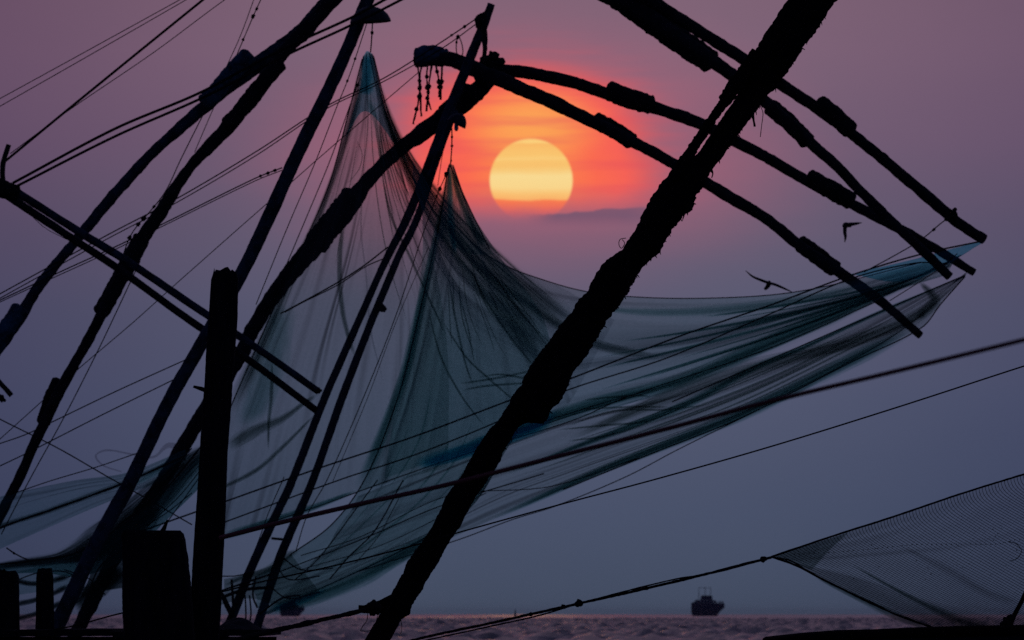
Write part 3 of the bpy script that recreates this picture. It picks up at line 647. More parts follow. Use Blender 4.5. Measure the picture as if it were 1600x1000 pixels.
band([(1500, 434), (1370, 490), (1250, 545), (1180, 574), (1080, 628), (980, 668), (880, 706), (780, 745)], [3, 6, 7, 10, 14, 12, 8, 4], 116.8, M['net_green'], net, 3, .05, 19)
band([(1437, 440), (1460, 470), (1430, 500)], [6, 20, 14], 117.1, M['net_dark'], net, 3, .05, 20)
for i, p in enumerate([[(880, 668), (960, 642), (1040, 640), (1110, 632)], [(900, 640), (980, 636), (1050, 636)], [(866, 672), (950, 664), (1010, 658), (1090, 628)], [(880, 690), (960, 678), (1060, 640)], [(910, 625), (990, 618), (1020, 620)]]):
    band(p, [2, 4, 4, 2], 117.1 - .03 * i, M['net_dark'], net, 2, .03, 70 + i, 'net_crease')
# tail of the lower panel, bottom left
band([(410, 958), (470, 940), (560, 905), (640, 860), (720, 822)], [16, 24, 26, 24, 10], 116.6, M['net_green'], net, 4, .05, 21)
sheet('net_patch', [[(425, 945), (470, 930), (520, 915)], [(420, 960), (462, 950), (500, 932)]], 116.5, soft(M['net_blue']), net, 20, 30, .55, 3, 22)
sheet('net_panel', [[(350, 905), (380, 898), (420, 885), (455, 866)], [(350, 930), (390, 920), (430, 912), (480, 900)], [(345, 945), (390, 935), (440, 945), (500, 925)]], 118.5, M['net_dark'], net, 40, 40, .55, 6, 23)
band([(350, 915), (380, 902), (420, 890), (450, 868), (470, 858)], [5, 8, 12, 16, 6], 118.4, M['net_dark'], net, 3, .04, 24)
# teal patches in the left tent
band([(352, 700), (400, 672), (440, 655), (475, 630), (500, 614)], [18, 22, 14, 8, 5], 119.5, M['net_dark'], net, 4, .05, 25)
sheet('net_patch', [[(355, 668), (390, 560), (420, 480)], [(385, 672), (420, 580), (440, 470)], [(430, 650), (460, 560), (470, 470)]], 121.9, soft(M['net_teal']), net, 30, 40, .55, 4, 26)
band([(345, 840), (400, 822), (480, 796), (560, 766)], [13, 12, 10, 5], 119.6, M['net_green'], net, 3, .04, 27, 'hem')
band([(330, 770), (400, 735), (440, 700), (495, 645)], [6, 8, 7, 3], 119.7, M['net_dark'], net, 3, .04, 28)
band([(425, 560), (424, 620), (420, 660), (419, 705)], [2, 7, 6, 2], 119.4, M['net_dark'], net, 3, .04, 29)
# hem and bolt ropes of the net
for p, w, D_ in [([(583, 88), (612, 188), (685, 318), (765, 401), (870, 444), (955, 461), (1100, 466), (1250, 455), (1440, 410)], 1.6, 121),
                 ([(566, 92), (541, 190), (512, 295), (442, 450), (352, 655)], 2, 122), ([(702, 256), (735, 328), (765, 390)], 1.8, 119), ([(700, 262), (686, 350), (655, 490), (622, 620), (572, 745), (520, 818), (452, 868)], 2, 119.2),
                 ([(1538, 376), (1440, 397), (1330, 430), (1200, 478), (1060, 526), (880, 596), (790, 628), (650, 681), (500, 731), (345, 786), (215, 832)], 2.6, 116.4),
                 ([(1480, 412), (1430, 411), (1325, 437), (1200, 492), (1040, 560), (880, 612), (775, 660), (650, 710), (530, 750), (345, 818)], 2.2, 116.3),
                 ([(1372, 470), (1200, 545), (980, 620), (900, 655), (750, 702), (610, 750), (500, 790), (345, 842)], 1.7, 116.2),
                 ([(1508, 430), (1375, 487), (1200, 563), (1050, 628)], 2, 116.6), ([(1508, 432), (1470, 475), (1440, 512), (1330, 566), (1160, 652), (1010, 712), (880, 765)], 2, 116.6),
                 ([(1000, 715), (860, 760), (700, 775), (560, 840), (470, 868)], 1.4, 116.9), ([(850, 740), (690, 790), (560, 845), (420, 900)], 1.8, 116.8), ([(760, 770), (600, 850), (470, 890)], 1.2, 116.7),
                 ([(630, 750), (585, 830), (545, 870), (515, 905)], 2.2, 118.6), ([(590, 750), (560, 790), (500, 870), (462, 905)], 1.8, 118.5), ([(625, 775), (612, 800), (590, 840), (555, 880)], 1.2, 118.4)]:
    rope('', p, w, D_, 'rope_green', parent=net, name='bolt_rope', step=10)

# left hand net
ln = thing('fishing_net', 'teal net stretched low across the left edge into a dark bundle behind the stout post', 'fishing net', P(150, 900, 116))
sheet('net_panel', [[(-60, 800), (0, 776), (60, 762), (120, 750), (200, 738), (290, 702)], [(-60, 830), (0, 805), (80, 782), (150, 765), (220, 752), (290, 720)], [(-60, 888), (0, 858), (90, 818), (150, 792), (210, 768), (280, 745)]],
      [116, 116.2, 116], M['net_teal'], ln, 60, 100, .55, 5, 40)
band([(-50, 842), (0, 822), (70, 800), (130, 778), (200, 752), (290, 712)], [8, 9, 9, 8, 8, 8], 115.8, M['net_dark'], ln, 3, .04, 41)
band([(-40, 892), (20, 882), (100, 870), (150, 846), (200, 812), (245, 775), (300, 720), (350, 690)], [14, 13, 18, 44, 52, 46, 30, 18], 114.5, M['net_mass'], ln, 6, .08, 42)
band([(100, 880), (150, 860), (210, 825), (250, 780)], [10, 40, 46, 30], 114.2, M['net_mass'], ln, 5, .08, 43)
band([(205, 760), (240, 740), (270, 722), (300, 712)], [4, 12, 14, 5], 114.4, M['net_teal'], ln, 3, .05, 44)
sheet('net_panel', [[(25, 895), (60, 885), (100, 875), (125, 885)], [(25, 925), (60, 908), (100, 905), (120, 915)], [(25, 930), (60, 925), (100, 920), (118, 930)]], 113.8, M['net_teal'], ln, 30, 30, .55, 5, 45)
sheet('net_panel', [[(150, 850), (175, 840), (195, 830)], [(140, 900), (165, 885), (192, 870)], [(125, 935), (155, 925), (195, 918)]], 113.9, M['net_mass'], ln, 30, 30, .55, 5, 46)
band([(112, 945), (135, 930), (160, 915), (195, 890)], [34, 30, 26, 24], 113.7, M['net_mass'], ln, 4, .05, 47)
for i, p in enumerate([[(20, 945), (60, 936), (110, 915)], [(20, 968), (60, 958), (100, 940)], [(15, 905), (55, 912), (110, 900)]]): band(p, [9, 8, 10], 113.6 - .05 * i, M['net_mass'], ln, 3, .04, 48 + i, 'net_strand')
for p in ([(300, 700), (230, 780), (215, 810)], [(345, 690), (285, 770), (230, 822)], [(300, 770), (262, 800), (222, 826)], [(330, 720), (262, 815)]): rope('', p, 1.6, 114.3, 'rope_green', parent=ln, name='net_line', step=10)
sheet('net_panel', [[(-30, 884), (60, 876), (120, 864), (190, 822), (250, 774), (320, 700)], [(-30, 892), (60, 886), (125, 880), (195, 845), (255, 795), (330, 715)], [(-30, 900), (60, 895), (130, 900), (200, 870), (258, 815), (335, 740)]], 113.1, M['net_green'], ln, 50, 80, .5, 4, 53, creases=6)
for p, w in (([(-30, 884), (60, 875), (120, 863), (190, 821), (250, 773), (300, 715), (345, 660)], 3), ([(-40, 846), (0, 825), (70, 800), (130, 779), (200, 752), (290, 712)], 3.5), ([(100, 890), (140, 905), (165, 930)], 2), ([(190, 860), (160, 880), (140, 920), (128, 950)], 2.5), ([(30, 905), (60, 895), (100, 893), (125, 905)], 2)): rope('', p, w, 113, 'rope_green', parent=ln, name='bolt_rope', step=8, rough=.3)
# pale strip caught on the poles
pl = sheet('plastic_strip', [[(298, 698), (262, 692), (240, 712), (205, 708), (165, 702), (148, 712), (160, 728), (190, 738)], [(296, 712), (264, 700), (240, 716), (205, 711), (168, 705), (151, 712), (162, 726), (190, 736)]], 127.5, M['plastic'], None, 8, 60, .2, 2, 52)
tag(pl, 'pale looped plastic strip caught on the poles at lower left', 'plastic strip')

# ------------------------------------------------------------------ rigging
T_ = 'thin rigging lines'; H_ = 'heavy hauling ropes'
rope('upper of the two thin lines crossing the top left corner', [(-20, 164), (0, 154), (282, -1), (330, -28)], 1.4, 114)
rope('lower of the two thin lines crossing the top left corner', [(-20, 176), (0, 166), (292, -1), (340, -30)], 1.4, 114.3)
rope('taut black rope from the left hub off the top edge', [(8, 252), (110, 168), (318, -1), (380, -50)], 4, 114.6, group=H_)
rope('thin slack line beside the taut black rope at upper left', [(16, 240), (108, 172), (240, 82), (352, -1), (400, -32)], 1.4, 114.2)
rope('upper strand of the double hauling rope over the wrapped splice', [(20, 286), (180, 201), (310, 146), (400, 98), (460, 68), (550, 27), (606, -3), (660, -30)], 4.4, 110.5, group=H_)
rope('lower strand of the double hauling rope over the wrapped splice', [(24, 292), (180, 213), (316, 153), (400, 110), (460, 80), (545, 41), (632, -3), (690, -34)], 4.2, 110.3, group=H_)
rope('upper line of the pair from the mast tip down to the left edge', [(746, 28), (680, 72), (600, 122), (510, 166), (400, 237), (275, 311), (170, 366), (0, 459), (-40, 480)], 2, 117, knots=((.03, 5), (.06, 4)))
rope('lower line of the pair from the mast tip down to the left edge', [(746, 36), (690, 76), (600, 127), (510, 170), (400, 243), (275, 317), (170, 372), (0, 466), (-40, 488)], 1.7, 117.1)
rope('frayed upper line ending on the straight pole', [(441, 262), (400, 278), (250, 352), (175, 388), (100, 422), (0, 469), (-40, 488)], 2, 113, knots=((.02, 5), (.05, 5), (.09, 4)))
rope('lower line beside the frayed one ending on the straight pole', [(441, 266), (400, 282), (255, 353), (175, 392), (0, 472), (-40, 492)], 1.5, 113.1)
rope('long thin line from the boom butt down past the square post', [(655, 112), (592, 166), (496, 249), (445, 294), (400, 333), (270, 448), (210, 502), (115, 583), (0, 686), (-40, 722)], 1.4, 115.8)
rope('thin upright line above the blue wrapped splice', [(400, -10), (376, 55), (354, 104)], 1.3, 116.5)
rope('knotted upright line just right of the blue wrapped splice', [(412, -10), (398, 20), (370, 86)], 1.6, 116.4, knots=((.25, 5), (.4, 6), (.85, 4)))
rope('knotted hanging line crossing the paired beams', [(321, 172), (282, 250), (258, 300), (228, 338), (215, 352), (202, 372), (188, 412), (174, 452)], 1.7, 116.8, knots=((.55, 5), (.62, 7), (.68, 6), (.74, 6), (.86, 4)))
rope('short thin line right of the knotted hanging line', [(334, 168), (318, 205), (304, 238)], 1.3, 116.7)
rope('thin plumb line falling behind the lower leg to the left net', [(219, 408), (204, 440), (175, 502), (148, 558), (100, 652), (45, 752), (2, 835)], 1.7, 114.9)
rope('short thin line falling from the lowest wrapped splice', [(73, 668), (54, 710), (36, 752), (-4, 822)], 1.5, 115.1)
rope('thin line from the lamp shade down left of the net', [(574, 34), (546, 118), (527, 165), (494, 250), (448, 358), (400, 476)], 1.5, 111.4, knots=((.15, 4), (.22, 4)))
rope('thin line from the blue net cap down to the wrapped leg', [(563, 122), (555, 142), (516, 250), (482, 332), (447, 415)], 1.6, 121.6, knots=((.05, 5),))
rope('short line hanging the blue net cap from the lamp shade', [(582, 36), (581, 56), (579, 82)], 2, 113, knots=((.12, 5),))
rope('thin line dropping from the small lamp to the second net peak', [(706, 200), (706, 228), (704, 256)], 2, 121.5, knots=((.3, 4), (.5, 4)))
rope('pale hair line beside the small lamp', [(699, 200), (690, 250), (684, 290)], 1.0, 121.5)
rope('long line from the second net peak down across the tent', [(706, 250), (693, 282), (685, 300), (662, 362), (616, 500), (560, 640), (510, 752), (480, 805), (462, 862)], 1.5, 118.2, knots=((.05, 7), (.08, 6), (.11, 4)))
rope('parallel hair line down the tent', [(670, 385), (620, 500), (575, 620), (520, 752)], 1.0, 118.1)
rope('upper bridle line from the double mast to the tent edge', [(606, 386), (570, 414), (530, 440), (450, 484), (438, 490)], 2.3, 120.4)
rope('lower bridle line from the double mast to the tent edge', [(600, 404), (572, 416), (530, 444), (470, 474), (445, 488)], 1.8, 120.5)
rope('faint line running under the net to the far right', [(1180, 643), (1060, 702), (980, 744), (870, 790), (800, 812), (720, 842), (610, 877), (560, 893)], 1.6, 119)
rope('thin line with a knot from the top boom tip to the net edge', [(1490, 336), (1475, 345), (1440, 374), (1400, 398), (1350, 425)], 1.8, 117.4, knots=((.1, 6), (.25, 5)))
rope('thin short line tying the blue net tip to the boom end', [(1496, 396), (1478, 412), (1450, 432), (1390, 470)], 1.4, 117.4, knots=((.15, 5),))
rope('thin falling line at the lower left edge of the picture', [(-20, 643), (0, 655), (90, 700), (170, 746), (215, 771), (300, 820)], 2, 113.6)
rope('upper thin line between the lower leg and the straight pole', [(-20, 700), (0, 693), (40, 679), (80, 660), (180, 612), (297, 559)], 1.8, 112.8)
rope('middle thin line between the lower leg and the straight pole', [(-20, 737), (0, 728), (46, 706), (160, 648), (286, 586)], 1.8, 112.9)
rope('bottom thin line rising to the straight pole above the left net', [(10, 775), (80, 751), (150, 730), (232, 702)], 1.6, 113)
rope('slack hair line under the left hub', [(46, 334), (70, 356), (104, 374)], 1.0, 115.2)
rope('dark frayed line near the left bottom posts', [(10, 856), (28, 868), (48, 876)], 2.2, 113.9, knots=((.4, 4),))
rope('thin horizontal line right of the square post near the sea', [(340, 900), (368, 900), (392, 894)], 1.8, 112)
rope('thin line rising beside the left mast foot', [(380, 900), (402, 850), (420, 800), (444, 745)], 1.4, 112)
rope('upper thin line rising behind the small posts', [(90, 905), (105, 902), (130, 895)], 1.4, 113.5)
dang = 'knotted rope tails under the boom butt'
for i, (p, lab) in enumerate([([(652, 98), (656, 130), (655, 152), (649, 178), (645, 194)], 'leftmost knotted tail hanging from the boom butt'), ([(660, 98), (655, 125), (657, 150), (658, 182)], 'second knotted tail from the left under the boom butt'),
                       ([(668, 99), (667, 125), (668, 150), (666, 174)], 'thick middle tail under the boom butt'), ([(675, 99), (671, 128), (669, 155), (674, 172)], 'fourth tail from the left under the boom butt'),
                       ([(681, 100), (686, 130), (686, 152)], 'fifth tail from the left under the boom butt'), ([(691, 100), (690, 128), (688, 156)], 'rightmost knotted tail under the boom butt')]):
    rope(lab, p, 3, 125 + .1 * i, group=dang, name='rope_tail', step=4, rough=.5, knots=((.3, 6), (.55, 7), (.75, 6)) if i % 2 == 0 else ((.5, 7), (.65, 6)))
rope('rope loop dangling between the mast tip and the boom butt', [(716, 54), (713, 68), (714, 84), (719, 90), (723, 84), (722, 70), (717, 56)], 1.7, 124.5, name='rope_loop', step=4, group=dang, knots=((.05, 6), (.2, 4)))
# small clutter at the mast feet
cl = thing('rope_rack', 'low rack of sticks and cords between the square post and the double mast feet', 'rack', P(365, 990, 118))
for p, w in [([(338, 915), (352, 940), (372, 985)], 8), ([(362, 905), (364, 940), (366, 990)], 4), ([(340, 925), (400, 905), (430, 895)], 3), ([(336, 938), (380, 922), (420, 918)], 5), ([(345, 992), (360, 962), (372, 940)], 6),
             ([(383, 930), (384, 965), (380, 980)], 2.5), ([(390, 930), (392, 960), (388, 982)], 2.5), ([(400, 900), (395, 930), (402, 950)], 3), ([(405, 960), (440, 935), (470, 930)], 3), ([(420, 915), (450, 935), (500, 925)], 2), ([(430, 880), (450, 905), (500, 900)], 2), ([(440, 870), (470, 890), (520, 888)], 2)]:
    pole('stick', p, w, 118, M['wood'], cl, .15, step=5, sides=8)

# ------------------------------------------------------------------ foreground
DF = 62
lp = thing('leaning_pole', 'thick rope-bound black pole leaning right across the whole picture', 'pole', P(560, 1080, DF))
cl_pts = [(1300, -75), (1262, -20), (1222, 50), (1192, 112), (1160, 168), (1118, 232), (1068, 300), (1030, 348), (988, 400), (950, 452), (918, 498), (880, 550), (845, 600), (812, 642), (778, 692), (745, 742), (712, 795), (690, 840), (662, 882), (638, 920), (615, 962), (590, 1005), (560, 1060)]
wd = [86, 86, 80, 84, 74, 66, 74, 76, 62, 62, 76, 72, 72, 68, 58, 56, 50, 48, 52, 50, 50, 58, 56, 58]
def big_pole(pts, w, D, sides, parent, name, seed, rough, ridge, ground):
    if ground: pts = to_ground(pts, D)
    C3, S = path(pts, D, 1.6); n = len(C3)
    tt = np.linspace(0, 1, len(w)); R = np.interp(np.linspace(0, 1, n), tt, w) / 2 * S[:, 2] / FPX
    V, F = tube(C3, R, sides, rough, 4, seed, ridge, .035)
    rng = np.random.default_rng(seed + 9); V = V + (rng.random(V.shape) - .5) * .006
    return mesh(name, V, F, M['black'], parent), C3, R
LE = [(-80, 1290), (0, 1232), (32, 1207), (47, 1201), (82, 1175), (95, 1171), (120, 1152), (150, 1150), (165, 1143), (183, 1129), (215, 1107), (237, 1092), (258, 1074), (272, 1042), (292, 1029), (330, 1005), (370, 985), (395, 967), (405, 961), (410, 948), (430, 930), (462, 911), (474, 907), (478, 897), (500, 883), (522, 866), (567, 835), (587, 820), (618, 800), (640, 783), (662, 772), (682, 757), (732, 726), (750, 716), (787, 690), (800, 687), (832, 670), (857, 652), (892, 627), (905, 625), (935, 607), (962, 592), (1000, 570), (1090, 515)]
RE = [(-80, 1368), (0, 1308), (32, 1285), (60, 1264), (100, 1240), (140, 1204), (160, 1190), (180, 1175), (215, 1150), (240, 1135), (250, 1126), (275, 1112), (292, 1100), (310, 1095), (322, 1077), (350, 1055), (362, 1047), (380, 1042), (395, 1022), (412, 1010), (457, 982), (487, 960), (500, 952), (535, 930), (565, 907), (600, 892), (620, 880), (638, 872), (642, 858), (646, 837), (654, 823), (685, 800), (712, 787), (747, 765), (765, 750), (812, 725), (837, 707), (872, 690), (900, 670), (912, 665), (935, 650), (950, 646), (960, 632), (998, 612), (1090, 557)]
ys_ = np.arange(-80, 1091, 1.5); xl_ = np.interp(ys_, *zip(*LE)); xr_ = np.interp(ys_, *zip(*RE))
cx = (xl_ + xr_) / 2; sm = np.convolve(np.pad(cx, 20, mode='edge'), np.ones(41) / 41, 'valid'); ang_ = np.gradient(sm, ys_); hw = (xr_ - xl_) / 2 / np.sqrt(1 + ang_ ** 2)
yend = HORIZON + (CAMZ - GROUND) / PX(DF) + 25; ex = np.arange(1092, yend, 6); cx = np.r_[cx, cx[-1] + (ex - 1090) * ang_[-20]]; hw = np.r_[hw, np.full(len(ex), hw[-1])]; ys_ = np.r_[ys_, ex]
cxs = np.convolve(np.pad(cx, 3, mode='edge'), np.ones(7) / 7, 'valid')
c3 = np.array([P(x, y, DF) for x, y in zip(cxs, ys_)]); rr = hw * PX(DF)
Tsm = np.gradient(np.array([np.convolve(np.pad(c3[:, k], 15, mode='edge'), np.ones(31) / 31, 'valid') for k in range(3)]).T, axis=0); Tsm /= np.linalg.norm(Tsm, axis=1)[:, None]
def shaft(c3, rr, T, sides, seed, rough):
    A = np.cross(T, (0, 1., 0)); A /= np.linalg.norm(A, axis=1)[:, None]; B = np.cross(A, T); n = len(c3); ang = np.linspace(0, 2 * pi, sides, endpoint=False)
    s_ = np.r_[0, np.cumsum(np.linalg.norm(np.diff(c3, axis=0), axis=1))]; rg = np.random.default_rng(seed)
    nz = 1 + rough * (.9 * vnoise(s_, ang, rg, 7, 9) + .8 * vnoise(s_, ang, rg, 24, 14) + .8 * vnoise(s_, ang, rg, 70, 20))
    R2 = rr[:, None] * nz
    V = c3[:, None, :] + A[:, None, :] * (np.cos(ang)[None, :] * R2)[..., None] + B[:, None, :] * (np.sin(ang)[None, :] * R2)[..., None]
    F = [(i * sides + j, i * sides + (j + 1) % sides, (i + 1) * sides + (j + 1) % sides, (i + 1) * sides + j) for i in range(n - 1) for j in range(sides)]
    F += [tuple(range(sides))[::-1], tuple((n - 1) * sides + j for j in range(sides))]
    return V.reshape(-1, 3), F
mesh('pole_shaft', *shaft(c3, rr, Tsm, 40, 77, .10), M['black'], lp)
big_pole([(1180, 78), (1163, 112), (1146, 136), (1133, 158), (1112, 188), (1095, 212), (1077, 240), (1062, 264), (1046, 288)], [10, 20, 24, 16, 14, 15, 15, 20, 10], DF - .12, 18, lp, 'lashed_batten', 78, .22, .08, False)
for i, (x, y, w, p2) in enumerate([(878, 585, 30, (856, 634)), (956, 416, 16, (936, 440)), (1138, 140, 16, (1128, 158)), (1082, 290, 22, (1066, 318)), (640, 942, 16, (622, 950))]):
    C3, S = path([(x, y), p2], DF - .05, 2); t = np.linspace(0, 1, len(C3))
    V, F = tube(C3, w / 2 * PX(DF) * np.sqrt(np.clip(1.03 - (2 * t - 1) ** 4, .1, 1)), 22, .25, 6, 90 + i, .12, .03)
    mesh('rope_wrapping', V, F, M['black'], lp)
# ragged fibres along both flanks
rng = np.random.default_rng(5); fib = []
for i in range(170):
    k = rng.integers(5, int(len(c3) * .62)); s = rng.choice([-1, 1]); T = c3[k + 1] - c3[k - 1]; T /= np.linalg.norm(T); N = np.cross(T, (0, 1, 0)) * s
    b = c3[k] + N * rr[k] * .93; L = rng.uniform(.008, .026); d = N * .7 + T * rng.normal() * .8 + np.array([0, 0, -.5])
    fib.append(tube([b, b + d * L * .6, b + d * L + np.array([0, 0, -.3 * L])], [.006, .004, .0015], 4))
V, F = join(fib); o = mesh('frayed_fibres', V, F, M['black'], lp); o['kind'] = 'stuff'
for p, w in [([(1180, 165), (1177, 180), (1179, 198)], 3), ([(1186, 162), (1192, 176), (1190, 195), (1188, 214)], 1.2), ([(1110, 262), (1114, 270), (1112, 278)], 2), ([(626, 968), (628, 980), (626, 990)], 1.2), ([(590, 962), (586, 975), (578, 985), (564, 986)], 1)]:
    rope('', p, w, DF - .3, parent=lp, name='loose_strand', step=3, rough=.4)
rope('', [(978, 372), (969, 374), (967, 382), (971, 388), (976, 380), (972, 374)], 1.2, DF - .2, parent=lp, name='wire_loop', step=2)
# stub and knot where the tie rope is made fast
pole('branch_stub', [(626, 940), (600, 945), (570, 951), (560, 951)], [36, 22, 14, 12], DF, M['black'], lp, .25, step=3, seed=80, ground=False)
lash(584, 950, 11, DF - .2, lp, 81, 'knot', k=4)

rope('thick rope tied round the stub of the leaning pole and running down left', [(582, 950), (540, 960), (470, 976), (400, 992), (300, 1016)], 7.5, (DF - .2, 60), group=H_, rough=.25, ridge=.15, step=4, sides=10)
rope('single thread hanging from the knotted rope', [(575, 955), (573, 970), (567, 978), (563, 986)], 1.2, DF - .2, step=3)
rope('crisp dark line from the right edge down behind the leaning pole', [(1640, 560), (1600, 572), (1400, 637), (1200, 699), (1020, 750), (880, 787), (720, 831), (655, 850), (530, 882), (400, 911), (345, 925), (190, 958), (110, 979), (50, 988), (-20, 992)], 2.4, 61, group=H_)
rope('blurred red-brown rope crossing the net close to the viewer', [(1700, 505), (1600, 531), (1400, 580), (1200, 628), (1030, 673), (860, 716), (700, 757), (560, 788), (440, 816), (345, 840)], 7.5, (25, 58), 'rope_red', group=H_, step=14, sides=8)
rope('doubled rope from the bottom edge up to the corner of the black mesh', [(560, 1025), (650, 999), (760, 975), (905, 943), (1050, 910), (1205, 871)], 4.2, (60, 61), group=H_, rough=.22, ridge=.12, step=4, knots=((.535, 11), (.50, 7), (.42, 6), (.985, 10), (.7, 6)))
rope('second strand twisted against the doubled rope', [(640, 1006), (760, 980), (845, 961), (905, 943), (1050, 906), (1120, 894), (1205, 871)], 2.4, (60, 61), group=H_, rough=.2, step=4)

# near mesh
nm = thing('mesh_net', 'fine black mesh panel stretched from a knot into the lower right corner', 'fishing net', P(1500, 990, 61))
topE = [(1205, 870), (1300, 838), (1400, 806), (1500, 772), (1600, 741), (1700, 712), (1760, 696)]
botE = [(1205, 870), (1245, 884), (1285, 905), (1340, 932), (1400, 960), (1450, 978), (1500, 992), (1560, 1010), (1640, 1050)]
mids = [[(1205, 870), (1300, 862), (1400, 852), (1500, 850), (1600, 842), (1700, 830), (1760, 825)], [(1205, 870), (1270, 886), (1350, 900), (1450, 930), (1540, 955), (1660, 990), (1740, 1010)]]
sheet('mesh_fabric', [topE, mids[0], mids[1], botE], [61, 61.3, 61.5, 61], M['net_near'], nm, 90, 80, .2, 3, 60)
def near_threads():
    tp, m1, m2, bt = [catmull(np.array(r, float), 200) for r in (topE, mids[0], mids[1], botE)]
    lam = [0, .34, .7, 1]
    def pt(u, v):      # u along, v from top hem to bottom hem
        i = min(199, max(0, int(round(u * 199)))); q = np.array([tp[i], m1[i], m2[i], bt[i]])
        w = v * 3; k = min(2, int(w)); f = w - k
        p = q[k] * (1 - f) + q[k + 1] * f
        return p
    V = []; F = []
    def line(P2, w, D):
        o = len(V); n = len(P2)
        if n < 2: return
        P2 = np.array(P2); T = np.gradient(P2, axis=0); T /= np.linalg.norm(T, axis=1)[:, None] + 1e-9; N = np.stack([-T[:, 1], T[:, 0]], -1)
        for p, nn in zip(P2, N):
            for a, dd in ((w / 2, 0), (-w / 2, 0), (0, w * PX(61))):
                V.append(P(p[0] + nn[0] * a, p[1] + nn[1] * a, D - dd))
        for i in range(n - 1):
            for j in range(3): F.append((o + i * 3 + j, o + i * 3 + (j + 1) % 3, o + (i + 1) * 3 + (j + 1) % 3, o + (i + 1) * 3 + j))
    # threads leave the top hem, curl over and run down to the right, nearly parallel to the lower hem
    xb = np.array([p[0] for p in bt]); yb_ = np.array([p[1] for p in bt]); xt = np.array([p[0] for p in tp]); yt = np.array([p[1] for p in tp]); rg = np.random.default_rng(3)
    for k in range(112):
        x0 = 1208 + k * 4.95; y0 = np.interp(x0, xt, yt); sl_ = .44 + .16 * min(1, (x0 - 1205) / 200); pts = []
        c0 = min(1, (x0 - 1205) / 170)
        for t in np.linspace(0, 1, 44) ** 1.35:
            L_ = t * 560; x = x0 + max(0, L_ - 9 * c0 * (1 - math.exp(-L_ / 9))) * .88; y = y0 + L_ * .88 * sl_ + 11 * c0 * (1 - math.exp(-L_ / 8)) + .5 * math.sin(L_ / 23 + k * .4) + 6 * math.sin((x - 1205) / 110) * min(1, L_ / 200)
            if x > 1755 or y > np.interp(x, xb, yb_) - .5: break
            pts.append((x, y))
        line(pts, .8, 60.93)
    for k in range(95):
        x0 = 1216 + k * 5.6; y0 = np.interp(x0, xb, yb_); pts = []
        for t in np.linspace(0, 1, 26):
            x = x0 + t * 190; y = y0 - t * 190 * 1.05
            if x > 1755 or y < np.interp(x, xt, yt) + 5: break
            pts.append((x, y))
        line(pts, .22, 60.95)
    o = mesh('mesh_thread', V, F, M['rope'], nm, smooth=False); o['kind'] = 'stuff'
near_threads()
rope('', topE, 3, 60.9, parent=nm, name='hem_rope', step=6, rough=.15, ridge=.12)
rope('', botE, 3.4, 60.9, parent=nm, name='hem_rope', step=6, rough=.25, ridge=.12)
rope('', [(1205, 870), (1235, 876), (1262, 892), (1285, 905)], 2, 60.85, parent=nm, name='hem_rope', step=5, rough=.2)
band([(1270, 900), (1340, 934), (1400, 962), (1460, 985)], [3, 9, 14, 10], 60.85, M['net_dark'], nm, 4, .03, 61)
band([(1330, 882), (1380, 910), (1440, 942), (1500, 970), (1560, 990)], [4, 5, 9, 18, 26], 60.9, M['net_dark'], nm, 4, .03, 62)
band([(1400, 850), (1480, 890), (1540, 925), (1600, 945)], [3, 14, 18, 12], 61.1, M['net_near'], nm, 4, .05, 63)
sheet('mesh_patch', [[(1210, 869), (1260, 853), (1326, 832)], [(1211, 870), (1240, 872), (1298, 858)], [(1212, 871), (1240, 880), (1268, 891)]], 61.15, M['net_dark'], nm, 20, 30, .1, 3, 64)
dash = []
cv = catmull(np.array([(1240, 866), (1300, 863), (1360, 858), (1430, 851), (1500, 850), (1560, 850), (1590, 843), (1620, 842)], float), 150)
for i in range(0, 148, 3): dash.append(tube([P(*cv[i], 60.85), P(*cv[i + 1], 60.85)], .55 * PX(61), 5))
V, F = join(dash); o = mesh('seam_stitching', V, F, M['rope'], nm); o['kind'] = 'stuff'
rope('', [(1575, 846), (1588, 850), (1596, 860), (1590, 872), (1578, 877)], 1.1, 60.8, parent=nm, name='loose_thread', step=3)
rng = np.random.default_rng(8); fl = []
for i in range(60):
    x = rng.uniform(1330, 1600); y = np.interp(x, [1205, 1600], [870, 760]) + rng.uniform(8, 130); c = P(x, y, 60.85); r = rng.uniform(.5, 1.1) * PX(61)
    fl.append(tube([c, c + np.array([r, 0, r * rng.normal()])], r * .8, 5))
V, F = join(fl); o = mesh('caught_debris', V, F, M['rope'], nm); o['kind'] = 'stuff'

# stake holding the mesh
sk = thing('stake', 'short black stake wound with rope at the lower right', 'stake', P(1572, 1030, 60.5))
pole('stake_shaft', [(1612, 905), (1596, 940), (1582, 968), (1572, 1000), (1566, 1060), (1560, 1500)], [6, 8, 13, 18, 20, 20, 22], 60.5, M['black'], sk, .25, step=4, seed=66)
lash(1576, 972, 10, 60.3, sk, 67, k=4)

